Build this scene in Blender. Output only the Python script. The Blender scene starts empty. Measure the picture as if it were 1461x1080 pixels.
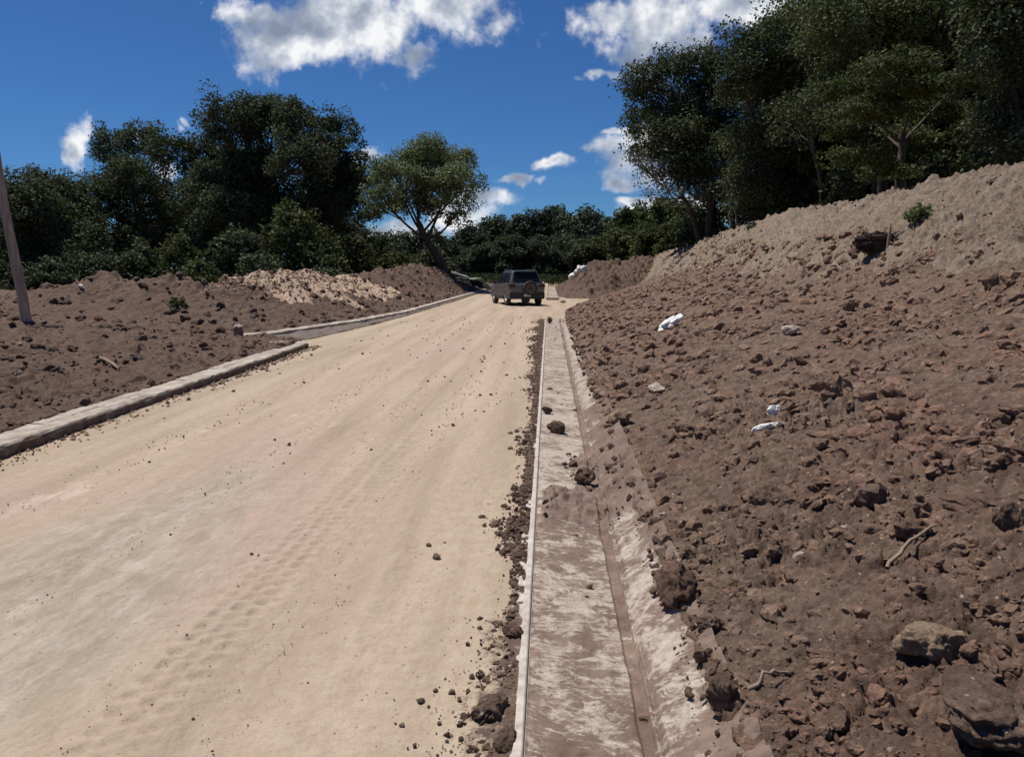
import bpy, bmesh, math, random
import numpy as np
from mathutils import Vector, Matrix, Euler
random.seed(7)
C = bpy.context.scene.collection
# ------------------------------------------------------------------ camera geometry (photo pixels 1461 x 1080)
F_PX = 1090.0; EYE = 1.75; CX, CY = 730.5, 540.0
PITCH = math.atan((540-383)/F_PX); PSI = math.atan((783-CX)/math.hypot(F_PX, 157))
sp, cp, ss, cs = math.sin(PITCH), math.cos(PITCH), math.sin(PSI), math.cos(PSI)
FW = Vector((-ss*cp, cs*cp, -sp)); RT = Vector((cs, ss, 0)); UP = RT.cross(FW)
def ray(px, py): return FW + RT*((px-CX)/F_PX) + UP*((CY-py)/F_PX)
def gnd(px, py, z=0.0):
    d = ray(px, py); t = (z-EYE)/d.z; return Vector((d.x*t, d.y*t, z))
def atY(px, py, Y):
    d = ray(px, py); t = Y/d.y; return Vector((d.x*t, Y, EYE+d.z*t))
# ------------------------------------------------------------------ noise
def _h(ix, iy, s):
    ix = ix.astype(np.int64).astype(np.uint32); iy = iy.astype(np.int64).astype(np.uint32)
    n = ix*np.uint32(374761393) + iy*np.uint32(668265263) + np.uint32((s*2246822519) & 0xffffffff)
    n = (n ^ (n >> np.uint32(13)))*np.uint32(1274126177); n = (n ^ (n >> np.uint32(16)))*np.uint32(2654435761)
    n = n ^ (n >> np.uint32(15))
    return (n & np.uint32(0xffffff)).astype(np.float64)/16777216.0
def pn(x, y, s=0):
    ix = np.floor(x); iy = np.floor(y); fx = x-ix; fy = y-iy
    u = fx*fx*fx*(fx*(fx*6-15)+10); v = fy*fy*fy*(fy*(fy*6-15)+10)
    def g(a, b):
        t = _h(ix+a, iy+b, s)*2*np.pi
        return np.cos(t)*(fx-a) + np.sin(t)*(fy-b)
    return 1.4*((g(0,0)*(1-u)+g(1,0)*u)*(1-v) + (g(0,1)*(1-u)+g(1,1)*u)*v)
def fbm(x, y, o=4, s=0, gain=.5):
    a = 1.0; r = 0
    for k in range(o):
        r = r + a*pn(x, y, s+k*17); x = x*2.03+3.1; y = y*2.03-1.7; a *= gain
    return r
def worley(x, y, s=0):
    ix = np.floor(x); iy = np.floor(y)
    f1 = np.full(x.shape, 9.0); cid = np.zeros(x.shape)
    for a in (-1,0,1):
        for b in (-1,0,1):
            cx = ix+a; cy = iy+b
            d = np.hypot(cx+.15+.7*_h(cx, cy, s)-x, cy+.15+.7*_h(cx, cy, s+1)-y)
            r = _h(cx, cy, s+2); m = d < f1
            f1 = np.where(m, d, f1); cid = np.where(m, r, cid)
    return f1, cid
def clods(x, y, size, s, cov, hgt):
    wx = x/size + .35*pn(x/size*1.7, y/size*1.7, s+5); wy = y/size + .35*pn(x/size*1.7+9, y/size*1.7, s+6)
    d, r = worley(wx, wy, s)
    rr = .32+.3*((r*7.31) % 1)
    dome = np.clip(1-(d/rr)**2, 0, 1)**.55
    return np.where(r < cov, hgt*size*dome*(.4+.6*((r*13.7) % 1)), 0)
def chunks(x, y, size, s, cov, hgt, crack=.10):
    """tilted broken blocks with steep sides"""
    q = x/size; r_ = y/size
    wx = q + .30*pn(q*1.9, r_*1.9, s+5) + .12*pn(q*5, r_*5, s+7); wy = r_ + .30*pn(q*1.9+9, r_*1.9, s+6) + .12*pn(q*5+4, r_*5, s+8)
    ix = np.floor(wx); iy = np.floor(wy); f1 = np.full(x.shape, 9.0); f2 = np.full(x.shape, 9.0); cid = np.zeros(x.shape); dx = np.zeros(x.shape); dy = np.zeros(x.shape)
    for a in (-1,0,1):
        for b in (-1,0,1):
            cx = ix+a; cy = iy+b; ex = wx-(cx+.12+.76*_h(cx, cy, s)); ey = wy-(cy+.12+.76*_h(cx, cy, s+1)); d = np.hypot(ex, ey)
            m = d < f1; f2 = np.where(m, f1, np.minimum(f2, d)); f1 = np.where(m, d, f1); cid = np.where(m, _h(cx, cy, s+2), cid); dx = np.where(m, ex, dx); dy = np.where(m, ey, dy)
    rr = .30+.30*((cid*7.31) % 1); t1 = (cid*31.7) % 1-.5; t2 = (cid*57.3) % 1-.5
    top = .35+.65*((cid*13.7) % 1) + 1.5*(t1*dx+t2*dy)
    return np.where(cid < cov, hgt*size*np.clip(top, 0, 1.4)*sst(rr, rr*.70, f1), 0) - crack*size*sst(.10, .0, f2-f1)*(cid < .8)
def sst(a, b, x):
    t = np.clip((x-a)/(b-a), 0, 1); return t*t*(3-2*t)
# ------------------------------------------------------------------ mesh helpers
def mesh_np(name, V, faces, smooth=True, attrs=None):
    me = bpy.data.meshes.new(name); V = np.asarray(V, np.float32)
    faces = [np.asarray(f, np.int32) for f in faces if len(f)]
    me.vertices.add(len(V)); me.vertices.foreach_set('co', V.ravel())
    nl = sum(f.size for f in faces); npol = sum(len(f) for f in faces)
    me.loops.add(nl); me.polygons.add(npol)
    me.loops.foreach_set('vertex_index', np.concatenate([f.ravel() for f in faces]))
    st = []; o = 0
    for f in faces:
        st.append(o + np.arange(len(f))*f.shape[1]); o += f.size
    me.polygons.foreach_set('loop_start', np.concatenate(st).astype(np.int32))
    me.polygons.foreach_set('use_smooth', np.full(npol, smooth))
    me.update(calc_edges=True)
    for k, a in (attrs or {}).items():
        at = me.attributes.new(k, 'FLOAT', 'POINT'); at.data.foreach_set('value', np.asarray(a, np.float32))
    return me
def link(name, me, mat=None, parent=None, label=None, cat=None, group=None, kind=None, loc=None):
    o = bpy.data.objects.new(name, me); C.objects.link(o)
    if mat is not None and me is not None:
        me.materials.clear(); me.materials.append(mat)
    if parent: o.parent = parent
    if label: o['label'] = label
    if cat: o['category'] = cat
    if group: o['group'] = group
    if kind: o['kind'] = kind
    if loc is not None: o.location = loc
    return o
def grid_faces(nr, nc):
    i = np.arange(nr*nc).reshape(nr, nc)
    return np.stack([i[:-1,:-1], i[:-1,1:], i[1:,1:], i[1:,:-1]], -1).reshape(-1, 4)
def split_mesh(name, V, F, keep, attrs=None):
    f = F[keep]; u, inv = np.unique(f, return_inverse=True)
    return mesh_np(name, V[u], [inv.reshape(f.shape)], True, {k: a[u] for k, a in (attrs or {}).items()})
class MB:
    def __init__(s): s.bm = bmesh.new()
    def box(s, c, d, rot=None, bev=0):
        m = Matrix.Translation(c) @ (rot.to_4x4() if rot else Matrix()) @ Matrix.Diagonal((*d, 1))
        r = bmesh.ops.create_cube(s.bm, size=1, matrix=m)
        if bev:
            es = list({e for v in r['verts'] for e in v.link_edges})
            bmesh.ops.bevel(s.bm, geom=es, offset=bev, segments=2, profile=.5, affect='EDGES')
    def cyl(s, c, r, dep, axis='Z', seg=24, r2=None, bev=0):
        rot = {'Z': Matrix(), 'X': Matrix.Rotation(math.pi/2, 4, 'Y'), 'Y': Matrix.Rotation(-math.pi/2, 4, 'X')}[axis]
        q = bmesh.ops.create_cone(s.bm, cap_ends=True, segments=seg, radius1=r, radius2=r if r2 is None else r2, depth=dep, matrix=Matrix.Translation(c) @ rot)
        if bev:
            es = [e for e in {e for v in q['verts'] for e in v.link_edges} if len(e.link_faces) == 2 and any(len(f.verts) > 4 for f in e.link_faces)]
            bmesh.ops.bevel(s.bm, geom=es, offset=bev, segments=3, profile=.5, affect='EDGES')
    def poly(s, pts): return s.bm.faces.new([s.bm.verts.new(p) for p in pts])
    def build(s, name, mat, parent=None, smooth=False, **kw):
        bmesh.ops.recalc_face_normals(s.bm, faces=s.bm.faces)
        me = bpy.data.meshes.new(name); s.bm.to_mesh(me); s.bm.free()
        if smooth: me.polygons.foreach_set('use_smooth', np.ones(len(me.polygons), bool))
        return link(name, me, mat, parent, **kw)
def tubes(paths, seg=8, wob=0.0, seed=0):
    """paths: list of (points, radii); one array pair with all tapered tubes"""
    rs = np.random.RandomState(seed); Vs = []; Fs = []; off = 0
    for pts, rad in paths:
        pts = np.asarray(pts, float); n = len(pts)
        tan = np.gradient(pts, axis=0); tan /= np.linalg.norm(tan, axis=1)[:, None]+1e-9
        ref = np.array([.31, .93, .17]) if abs(tan[0][1]) < .8 else np.array([.93, .2, .3])
        a = np.cross(tan, ref); a /= np.linalg.norm(a, axis=1)[:, None]; b = np.cross(tan, a)
        th = np.arange(seg)*2*np.pi/seg
        rr = np.asarray(rad)[:, None]*(1+wob*rs.uniform(-1, 1, (n, seg)))
        ring = pts[:, None]+rr[..., None]*(np.cos(th)[None, :, None]*a[:, None]+np.sin(th)[None, :, None]*b[:, None])
        Vs.append(ring.reshape(-1, 3)); i = np.arange(n*seg).reshape(n, seg)
        q = np.stack([i[:-1], np.roll(i[:-1], -1, 1), np.roll(i[1:], -1, 1), i[1:]], -1).reshape(-1, 4)
        Fs.append(q+off)
        off += n*seg
    return np.concatenate(Vs), np.concatenate(Fs)
def bez(p0, p1, p2, n=8):
    t = np.linspace(0, 1, n)[:, None]; return (1-t)**2*p0+2*t*(1-t)*p1+t*t*p2
# ------------------------------------------------------------------ materials
class NT:
    def __init__(s, name):
        s.m = bpy.data.materials.new(name); s.m.use_nodes = True; s.t = s.m.node_tree; s.t.nodes.clear()
        s.out = s.t.nodes.new('ShaderNodeOutputMaterial'); s.tc = s.t.nodes.new('ShaderNodeTexCoord')
    def n(s, typ, ins=None, **props):
        x = s.t.nodes.new('ShaderNode'+typ)
        for k, v in props.items(): setattr(x, k, v)
        for k, v in (ins or {}).items():
            sk = x.inputs[k]
            if isinstance(v, bpy.types.NodeSocket): s.t.links.new(v, sk)
            else: sk.default_value = v
        return x
    def pos(s, scale=(1,1,1), co='Object', rot=(0,0,0)):
        return s.n('Mapping', {'Vector': s.tc.outputs[co], 'Scale': scale, 'Rotation': rot}).outputs[0]
    def noise(s, scale, detail=4, rough=.55, vec=None, dist=0):
        return s.n('TexNoise', {'Vector': vec or s.tc.outputs['Object'], 'Scale': scale, 'Detail': detail, 'Roughness': rough, 'Distortion': dist}).outputs['Fac']
    def ramp(s, fac, stops):
        r = s.n('ValToRGB', {'Fac': fac}); e = r.color_ramp.elements
        while len(e) < len(stops): e.new(.5)
        for k, (p, c) in zip(e, stops):
            k.position = p; k.color = (*c, 1) if len(c) == 3 else c
        return r.outputs[0]
    def mr(s, v, a, b, c=0., d=1.): return s.n('MapRange', {'Value': v, 'From Min': a, 'From Max': b, 'To Min': c, 'To Max': d}).outputs[0]
    def mix(s, fac, a, b, blend='MIX'):
        x = s.n('Mix', data_type='RGBA', blend_type=blend)
        for sk, v in ((x.inputs[0], fac), (x.inputs[6], a), (x.inputs[7], b)):
            if isinstance(v, bpy.types.NodeSocket): s.t.links.new(v, sk)
            else: sk.default_value = (*v, 1) if isinstance(v, tuple) and len(v) == 3 else v
        return x.outputs[2]
    def math(s, op, a, b=0.0):
        x = s.n('Math', operation=op)
        for sk, v in zip(x.inputs, (a, b)):
            if isinstance(v, bpy.types.NodeSocket): s.t.links.new(v, sk)
            else: sk.default_value = v
        return x.outputs[0]
    def attr(s, name): return s.n('Attribute', attribute_name=name).outputs['Fac']
    def bump(s, h, strength=.5, dist=.02, prev=None):
        ins = {'Height': h, 'Strength': strength, 'Distance': dist}
        if prev is not None: ins['Normal'] = prev
        return s.n('Bump', ins).outputs[0]
    def bsdf(s, color, rough=.9, normal=None, metal=0., spec=.3, **kw):
        ins = {'Base Color': color if isinstance(color, bpy.types.NodeSocket) else (*color, 1), 'Roughness': rough, 'Metallic': metal, 'Specular IOR Level': spec}
        if normal is not None: ins['Normal'] = normal
        ins.update(kw)
        b = s.n('BsdfPrincipled', ins); s.t.links.new(b.outputs[0], s.out.inputs[0]); return s.m

def soil_mat(name, dark, mid, red, grey, stone=(.30,.25,.20), thr=.985, amp=.5):
    m = NT(name)
    base = m.mix(m.mr(m.noise(.45, 4, .6), .42, .62), mid, red)
    base = m.mix(m.mr(m.noise(.9, 5, .6, m.pos((1,1,1), rot=(0,0,.6))), .5, .68), base, grey)
    base = m.mix(m.mr(m.noise(6, 7, .72), .36, .62, .12, 1.), dark, base)
    v = m.n('TexVoronoi', {'Vector': m.tc.outputs['Object'], 'Scale': 16.0})
    base = m.mix(.28, base, m.ramp(v.outputs['Color'], [(0, tuple(c*.7 for c in dark)), (.6, mid), (1, tuple(min(1, c*1.7) for c in mid))]))
    v2 = m.n('TexVoronoi', {'Vector': m.tc.outputs['Object'], 'Scale': 44.0})
    sepc = m.n('SeparateColor', {'Color': v2.outputs['Color']}).outputs[1]
    spk = m.math('MULTIPLY', m.math('GREATER_THAN', sepc, thr), m.math('LESS_THAN', v2.outputs['Distance'], .33))
    base = m.mix(spk, base, stone)
    base = m.mix(m.mr(m.noise(38, 6, .8), .36, .66, 0., .55), base, dark)
    base = m.mix(m.mr(m.noise(21, 4, .7, m.n('Mapping', {'Vector': m.tc.outputs['Object'], 'Location': (3,7,1)}).outputs[0]), .56, .72, 0., .6), base, tuple(min(1, c*1.55) for c in mid))
    b = m.bump(m.noise(14, 6, .7), amp, .06)
    b = m.bump(m.noise(55, 6, .8), min(1, amp*1.6), .022, b)
    return m.bsdf(base, .95, b, spec=.15)
M = {}
M['soil'] = soil_mat('brown_soil', (.064,.042,.031), (.232,.156,.113), (.245,.148,.108), (.262,.196,.144), (.48,.38,.29), .975)
M['crumb'] = soil_mat('dry_crumbs', (.115,.073,.052), (.300,.197,.138), (.340,.190,.134), (.335,.245,.178), (.5,.4,.3), .985)
M['soil_left'] = soil_mat('dark_soil', (.060,.040,.030), (.165,.112,.083), (.175,.100,.073), (.165,.122,.094), (.36,.30,.25), .985)
M['spoil'] = soil_mat('pale_spoil', (.120,.087,.064), (.365,.285,.208), (.270,.188,.136), (.43,.350,.266), (.60,.53,.44), .94, .9)
M['rubble'] = soil_mat('tan_rubble', (.34,.235,.165), (.60,.45,.33), (.57,.40,.315), (.55,.44,.33), (.68,.56,.44), .85, .9)
M['clod_red'] = soil_mat('reddish_clod', (.09,.055,.040), (.215,.132,.096), (.245,.135,.100), (.215,.152,.112), thr=.997)
M['clod_tan'] = soil_mat('tan_clod', (.19,.135,.092), (.39,.275,.185), (.33,.21,.15), (.30,.225,.16), thr=.997)
M['clod_dark'] = soil_mat('dark_clod', (.03,.022,.018), (.075,.053,.042), (.08,.054,.044), (.08,.06,.05))
M['pink_stone'] = soil_mat('pink_stone', (.24,.14,.11), (.46,.29,.22), (.48,.28,.22), (.45,.32,.26))
M['gravel'] = soil_mat('tan_gravel', (.32,.245,.18), (.50,.39,.29), (.48,.36,.28), (.55,.46,.37), amp=.1)
M['pale_stone'] = soil_mat('pale_stone', (.28,.22,.17), (.50,.43,.36), (.46,.36,.29), (.52,.46,.40), amp=.3)
M['white_stone'] = soil_mat('white_stone', (.55,.52,.47), (.78,.76,.72), (.72,.68,.62), (.8,.78,.75), amp=.2)

m = NT('sandy_road')
xy = m.pos((1,1,1))
str1 = m.noise(1.0, 5, .6, m.pos((2.4,.16,1)))
c = m.mix(m.mr(str1, .38, .60), (.338,.264,.193), (.438,.349,.260))
c = m.mix(m.math('MULTIPLY', m.attr('track'), .42), c, (.53,.42,.325))
c = m.mix(m.math('MULTIPLY', m.attr('pink'), .62), c, (.420,.302,.252))
gn = m.mix(m.mr(m.noise(6, 6, .75, m.pos((1,.4,1))), .42, .64), (.300,.258,.195), (.47,.415,.345))
c = m.mix(m.math('MULTIPLY', m.attr('grey'), .85), c, gn)
c = m.mix(m.mr(m.noise(9, 6, .75), .38, .72, 0., .55), c, (.30,.215,.145)); c = m.mix(m.mr(m.noise(60, 4, .75), .5, .75, 0., .5), c, (.26,.19,.135))
lt = m.math('MULTIPLY', m.mr(m.noise(2.2, 5, .65, m.pos((1,.35,1))), .62, .72), m.attr('leftness'))
c = m.mix(m.math('MULTIPLY', lt, .6), c, (.56,.46,.37))
vv = m.n('TexVoronoi', {'Vector': m.tc.outputs['Object'], 'Scale': 22.0})
sp_ = m.math('MULTIPLY', m.math('GREATER_THAN', m.n('SeparateColor', {'Color': vv.outputs['Color']}).outputs[0], .93), m.math('LESS_THAN', vv.outputs['Distance'], .22))
c = m.mix(m.math('MULTIPLY', sp_, .6), c, (.24,.165,.12))
c = m.mix(m.mr(m.math('ADD', m.attr('dirt'), m.math('MULTIPLY', m.math('SUBTRACT', m.noise(16, 6, .75), .5), 2.0)), .40, .75), c, (.115,.078,.06))
b = m.bump(m.noise(11, 6, .7), .5, .03); b = m.bump(m.noise(80, 4, .75), .6, .008, b)
M['road'] = m.bsdf(c, .95, b, spec=.12)

m = NT('muddy_concrete')
wv = m.noise(1.6, 3, .5)
pv = m.n('Vector' 'Math', {0: m.pos((4.5,20,4)), 1: m.n('CombineXYZ', {1: m.math('MULTIPLY', wv, 16.0)}).outputs[0]}, operation='ADD').outputs[0]
st = m.noise(1.0, 6, .68, pv)
st2 = m.noise(5.5, 6, .7)
mudf = m.math('ADD', m.math('MULTIPLY', m.math('SUBTRACT', st, .5), 1.5), m.math('MULTIPLY', m.math('SUBTRACT', st2, .5), 2.2))
pv3 = m.n('VectorMath', {0: m.pos((7,42,9)), 1: m.n('CombineXYZ', {1: m.math('MULTIPLY', m.noise(2.3, 3, .5), 30.0)}).outputs[0]}, operation='ADD').outputs[0]
mudf = m.math('SUBTRACT', mudf, m.mr(m.noise(1.0, 4, .7, pv3), .54, .68, 0., .42)); mudf = m.math('ADD', mudf, m.math('MULTIPLY', m.math('SUBTRACT', m.noise(26, 5, .75), .5), 1.2))
mudf = m.math('ADD', mudf, m.attr('mud'))
pale = m.mix(m.mr(m.noise(25, 4, .7), .3, .7), (.30,.245,.195), (.47,.405,.335))
mud = m.mix(m.mr(m.noise(4, 5, .65), .35, .65), (.150,.100,.076), (.240,.172,.134))
mud = m.mix(m.mr(m.noise(18, 4, .7), .45, .7, 0., .6), mud, (.095,.067,.052))
c = m.mix(m.mr(mudf, .3, .62), pale, mud)
b = m.bump(m.noise(28, 6, .7), .35, .012); b = m.bump(mudf, .3, .02, b)
M['gutter'] = m.bsdf(c, .92, b, spec=.2)
m = NT('concrete_lip'); M['lip'] = m.bsdf(m.mix(m.mr(m.noise(12, 5, .7), .35, .6), (.33,.28,.235), (.50,.45,.39)), .9, m.bump(m.noise(40, 4), .3, .01), spec=.2)
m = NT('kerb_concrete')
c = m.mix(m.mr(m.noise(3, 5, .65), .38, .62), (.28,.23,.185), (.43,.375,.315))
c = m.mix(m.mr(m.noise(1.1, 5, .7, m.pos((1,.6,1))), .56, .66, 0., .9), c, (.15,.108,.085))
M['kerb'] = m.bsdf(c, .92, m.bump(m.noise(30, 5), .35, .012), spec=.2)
m = NT('kerb_face'); M['kerb_face'] = m.bsdf(m.mix(m.mr(m.noise(5, 5, .7), .35, .65), (.085,.062,.050), (.20,.165,.14)), .95, m.bump(m.noise(30, 5), .4, .012), spec=.15)  # face shade put into a darker concrete colour; also used for the dirty apron
m = NT('dry_ground')
c = m.mix(m.mr(m.noise(.08, 5, .6), .4, .6), (.10,.085,.05), (.22,.165,.115)); c = m.mix(m.mr(m.noise(1.5, 6, .7), .45, .6), c, (.055,.06,.025))
M['ground'] = m.bsdf(c, .95, m.bump(m.noise(3, 6), .5, .1), spec=.1)

def leaf_mat(name, c1, c2, c3, tr=.22):
    m = NT(name); g = m.n('NewGeometry')
    col = m.ramp(g.outputs['Random Per Island'], [(0, c1), (.55, c2), (1, c3)])
    col = m.mix(m.mr(m.noise(.35, 3), .35, .65, 0., .55), col, c1)
    d = m.n('BsdfPrincipled', {'Base Color': col, 'Roughness': .75, 'Specular IOR Level': .12})
    t = m.n('BsdfTranslucent', {'Color': m.mix(.5, col, (.10,.14,.02))})
    x = m.n('MixShader', {0: tr, 1: d.outputs[0], 2: t.outputs[0]}); m.t.links.new(x.outputs[0], m.out.inputs[0]); return m.m
M['leaf_dark'] = leaf_mat('dark_leaves', (.046,.058,.032), (.080,.094,.050), (.150,.162,.094), .16)
M['leaf_mid'] = leaf_mat('green_leaves', (.080,.100,.046), (.150,.172,.078), (.250,.265,.130))
M['leaf_lone'] = leaf_mat('light_leaves', (.120,.146,.072), (.210,.236,.122), (.31,.33,.19), .28)
M['leaf_olive'] = leaf_mat('olive_leaves', (.048,.060,.024), (.080,.095,.037), (.130,.142,.062), .18)
M['leaf_far'] = leaf_mat('far_leaves', (.046,.060,.040), (.078,.093,.058), (.130,.140,.090), .12)
M['leaf_grey'] = leaf_mat('grey_leaves', (.11,.112,.09), (.16,.16,.13), (.23,.22,.18), .15)
m = NT('bark'); M['bark'] = m.bsdf(m.mix(m.mr(m.noise(6, 5, .7, m.pos((1,1,.25))), .35, .65), (.045,.034,.026), (.125,.098,.075)), .9, m.bump(m.noise(9, 6, .7, m.pos((1,1,.2))), .6, .05), spec=.15)
m = NT('pale_bark'); M['bark_pale'] = m.bsdf(m.mix(m.mr(m.noise(5, 5, .7, m.pos((1,1,.25))), .35, .65), (.10,.08,.062), (.24,.20,.16)), .9, m.bump(m.noise(9, 6, .7, m.pos((1,1,.2))), .6, .05), spec=.15)
m = NT('pole_wood'); c = m.mix(m.mr(m.noise(4, 6, .7, m.pos((3,3,.25))), .38, .64), (.34,.23,.15), (.64,.47,.33)); c = m.mix(m.mr(m.noise(1.3, 4), .56, .68), c, (.48,.40,.32))
M['pole'] = m.bsdf(c, .9, m.bump(m.noise(8, 6, .7, m.pos((3,3,.2))), .7, .02), spec=.2)
def plain(name, col, rough=.5, metal=0., spec=.5, var=.15, **kw):
    m = NT(name); c = m.mix(m.mr(m.noise(9, 5, .65), .3, .7), tuple(x*(1-var) for x in col), tuple(min(1, x*(1+var)) for x in col))
    return m.bsdf(c, rough, None, metal, spec, **kw)
M['paint'] = plain('car_paint', (.115,.118,.115), .27, .4, .5, .08, **{'Coat Weight': .6, 'Coat Roughness': .12})
M['black_plastic'] = plain('black_plastic', (.022,.023,.024), .6)
M['glass'] = plain('dark_glass', (.010,.011,.012), .16, 0, .22, .1)
M['tyre'] = plain('tyre_rubber', (.030,.028,.026), .85)
M['rim'] = plain('alloy_rim', (.42,.42,.42), .3, .8)
M['cover'] = plain('wheel_cover', (.09,.09,.09), .22, .5, .5, .1)
M['tail'] = plain('tail_lamp', (.055,.008,.008), .15, 0, .6)
M['plate'] = plain('number_plate', (.55,.55,.52), .5)
M['white'] = plain('white_plastic', (.68,.66,.62), .55, 0, .4, .06)
M['cloth'] = plain('grey_green_cloth', (.24,.27,.20), .8)
M['tarp'] = plain('black_tarp', (.020,.020,.018), .75, 0, .2)
M['stick'] = plain('dry_stick', (.26,.19,.135), .9, 0, .2, .35)
M['hollow_dark'] = plain('hollow_shade', (.018,.016,.014), .9, 0, .2, .4)  # near-black colour standing in for the shade of the ridge hollow

# ------------------------------------------------------------------ terrain functions
def far(Y): return 1.15*sst(60, 125, Y)
XIN_R = ([-5, 28.5, 30.2, 36.6, 47.5, 62, 80, 120], [.66, .66, .75, 1.65, 3.35, 6.0, 9.0, 15])
def xin_r(Y): return np.interp(Y, *XIN_R)
XIN_L = ([-5, 17.45, 18.25, 18.30, 18.86, 19.9, 20.8, 22.9, 24.4, 29.9, 60.4, 70, 130], [-5.49, -5.70, -6.0, -7.75, -8.05, -7.45, -7.25, -6.8, -6.42, -5.8, -5.3, -5.2, -5.2])
def xin_l(Y): return np.interp(Y, *XIN_L)
ridge_px = [(1461,230),(1400,241),(1330,261),(1265,276),(1200,289),(1130,301),(1090,312),(1050,324),(985,344),(940,350),(900,358)]
RY, RZ = [], []
for q in ridge_px:
    d = ray(*q); t = 8.8/d.x; RY.append(d.y*t); RZ.append(EYE+d.z*t)
def ridge_z(Y): return np.interp(Y, [-5, 10]+RY, [3.6, 3.65]+RZ)
def bank_base(X, Y):
    s = np.maximum(X-xin_r(Y), 0)
    a = .29*s; zl = .10 + 1.62*np.tanh(a/1.62)*1.02
    XR = np.maximum(8.8 + .5*pn(Y*.12, Y*0, 3), xin_r(Y)+2.5)
    u = (X-XR)
    kf = np.clip(1+u/3.2, 0, 1); kf = kf*kf*(3-2*kf)*.45+kf*.55
    kb = np.clip(1-u/3.4, 0, 1); kb = kb*kb*(3-2*kb)
    k = np.where(u < 0, kf, kb)
    z = zl + (ridge_z(Y)-1.70)*k*sst(.3, 3., s)
    return z + far(Y)*.6, k
def bank_h(X, Y, detail=True):
    z, k = bank_base(X, Y); s = np.maximum(X-xin_r(Y), 0)
    e = sst(.0, .5, s)
    r = .055*fbm(X*.9, Y*.9, 3, 11) + .10*k*fbm(X*.7+5, Y*.7, 3, 12)
    if detail:
        wr = (.30+.90*sst(-.30, .40, fbm(X*.55, Y*.55, 3, 71)))*(1-.15*sst(5, 11, np.hypot(X, Y)))
        r = r + wr*(chunks(X, Y, .42, 21, .14, .15, .04) + chunks(X+.2, Y+.1, .20, 31, .32, .23, .11) + chunks(X, Y, .105, 41, .45, .27, .12)) + (.6+.4*wr)*chunks(X, Y, .054, 51, .6, .30, .13) + .8*chunks(X+.03, Y, .032, 52, .6, .30, .12)*sst(9, 5, np.hypot(X, Y))
        r = r + .014*fbm(X*9, Y*9, 5, 61, .6) + .010*np.abs(fbm(X*24, Y*24, 3, 66, .6)) - .03*sst(.10, .0, np.abs(fbm(X*2.3, Y*2.3, 3, 64))) + np.minimum(k*2.5, 1)*(.10*np.abs(fbm(X*1.3+Y*.5, Y*1.0-X*.4, 4, 62)) + .09*fbm(X*1.0, (Y-X*.5)*3.5, 4, 67) + chunks(X, Y, .5, 63, .2, .12, .05) + chunks(X, Y, .26, 65, .42, .26, .12) + chunks(X, Y, .13, 68, .6, .36, .14) + .085*np.abs(fbm((X+Y*.3)*2.0, (Y-X*.6)*7, 4, 69)))
    return z + r*(.35+.65*e)
LR = [(-150,430,26),(0,430,26),(43,427,26),(77,408,26),(110,402,26),(147,395,26.5),(180,398,26.5),(213,402,26.5),(253,397,26),(277,403,26),(300,411,26.5),(333,401,27.5),(377,391,29),(417,388,31),(447,395,33),(480,397,36),(505,402,40),(533,390,45),(583,379,50),(620,384,54),(637,397,57),(667,408,60),(690,413,62)]
LRP = np.array([tuple(atY(*q)) for q in LR])
MR_ = [(790,404,47),(800,398,49),(812,392,50),(835,388,52),(865,381,56),(890,377,60),(920,372,62),(960,368,62)]
MRP = np.array([tuple(atY(*q)) for q in MR_])
def poly_dist(X, Y, P):
    bd = np.full(X.shape, 1e9); bz = np.zeros(X.shape); bs = np.zeros(X.shape)
    for i in range(len(P)-1):
        a, b = P[i], P[i+1]; dx, dy = b[0]-a[0], b[1]-a[1]
        t = np.clip(((X-a[0])*dx+(Y-a[1])*dy)/(dx*dx+dy*dy), 0, 1)
        d = np.hypot(X-a[0]-t*dx, Y-a[1]-t*dy); m_ = d < bd
        bd = np.where(m_, d, bd); bz = np.where(m_, a[2]+t*(b[2]-a[2]), bz); bs = np.where(m_, i+t, bs)
    return bd, bz, bs
def left_h(X, Y, detail=True):
    s = np.maximum(xin_l(Y)-X, 0)
    base = .09 + .30*sst(0, 9, s) + .10*fbm(X*.25, Y*.25, 2, 81) * sst(.5, 4, s)
    d, zr, sp_i = poly_dist(X, Y, LRP)
    w = np.interp(sp_i, [0, 3, 9, 12, 16, 22], [3.5, 4.5, 4.6, 4.4, 4.2, 3.6])
    k = np.clip(1-d/w, 0, 1); k = .5*k + .5*k*k*(3-2*k)
    z = base + (zr-.05-base)*k*sst(0, 2.2, s)
    r = .05*fbm(X*.8, Y*.8, 3, 82) + .24*k*fbm(X*.8, Y*.8, 3, 83)
    if detail:
        r = r + chunks(X, Y, .46, 84, .2, .18, .05) + chunks(X, Y, .22, 85, .4, .24, .08) + chunks(X, Y, .11, 86, .6, .32, .1) + k*chunks(X, Y, .9, 89, .5, .15) + k*.16*np.abs(fbm(X*2, Y*2, 3, 87))
        r = r + .02*fbm(X*6, Y*6, 3, 88)
    return z + r*(.3+.7*sst(0, .6, s)) + far(Y)*.6, k, sp_i
def H(x, y, detail=True):
    X = np.atleast_1d(np.asarray(x, float)); Y = np.atleast_1d(np.asarray(y, float))
    z = far(Y)
    z = np.where(X > xin_r(Y), bank_h(X, Y, detail), z)
    z = np.where(X < xin_l(Y), left_h(X, Y, detail)[0], z)
    return z
def H1(x, y): return float(H(x, y)[0])
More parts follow.
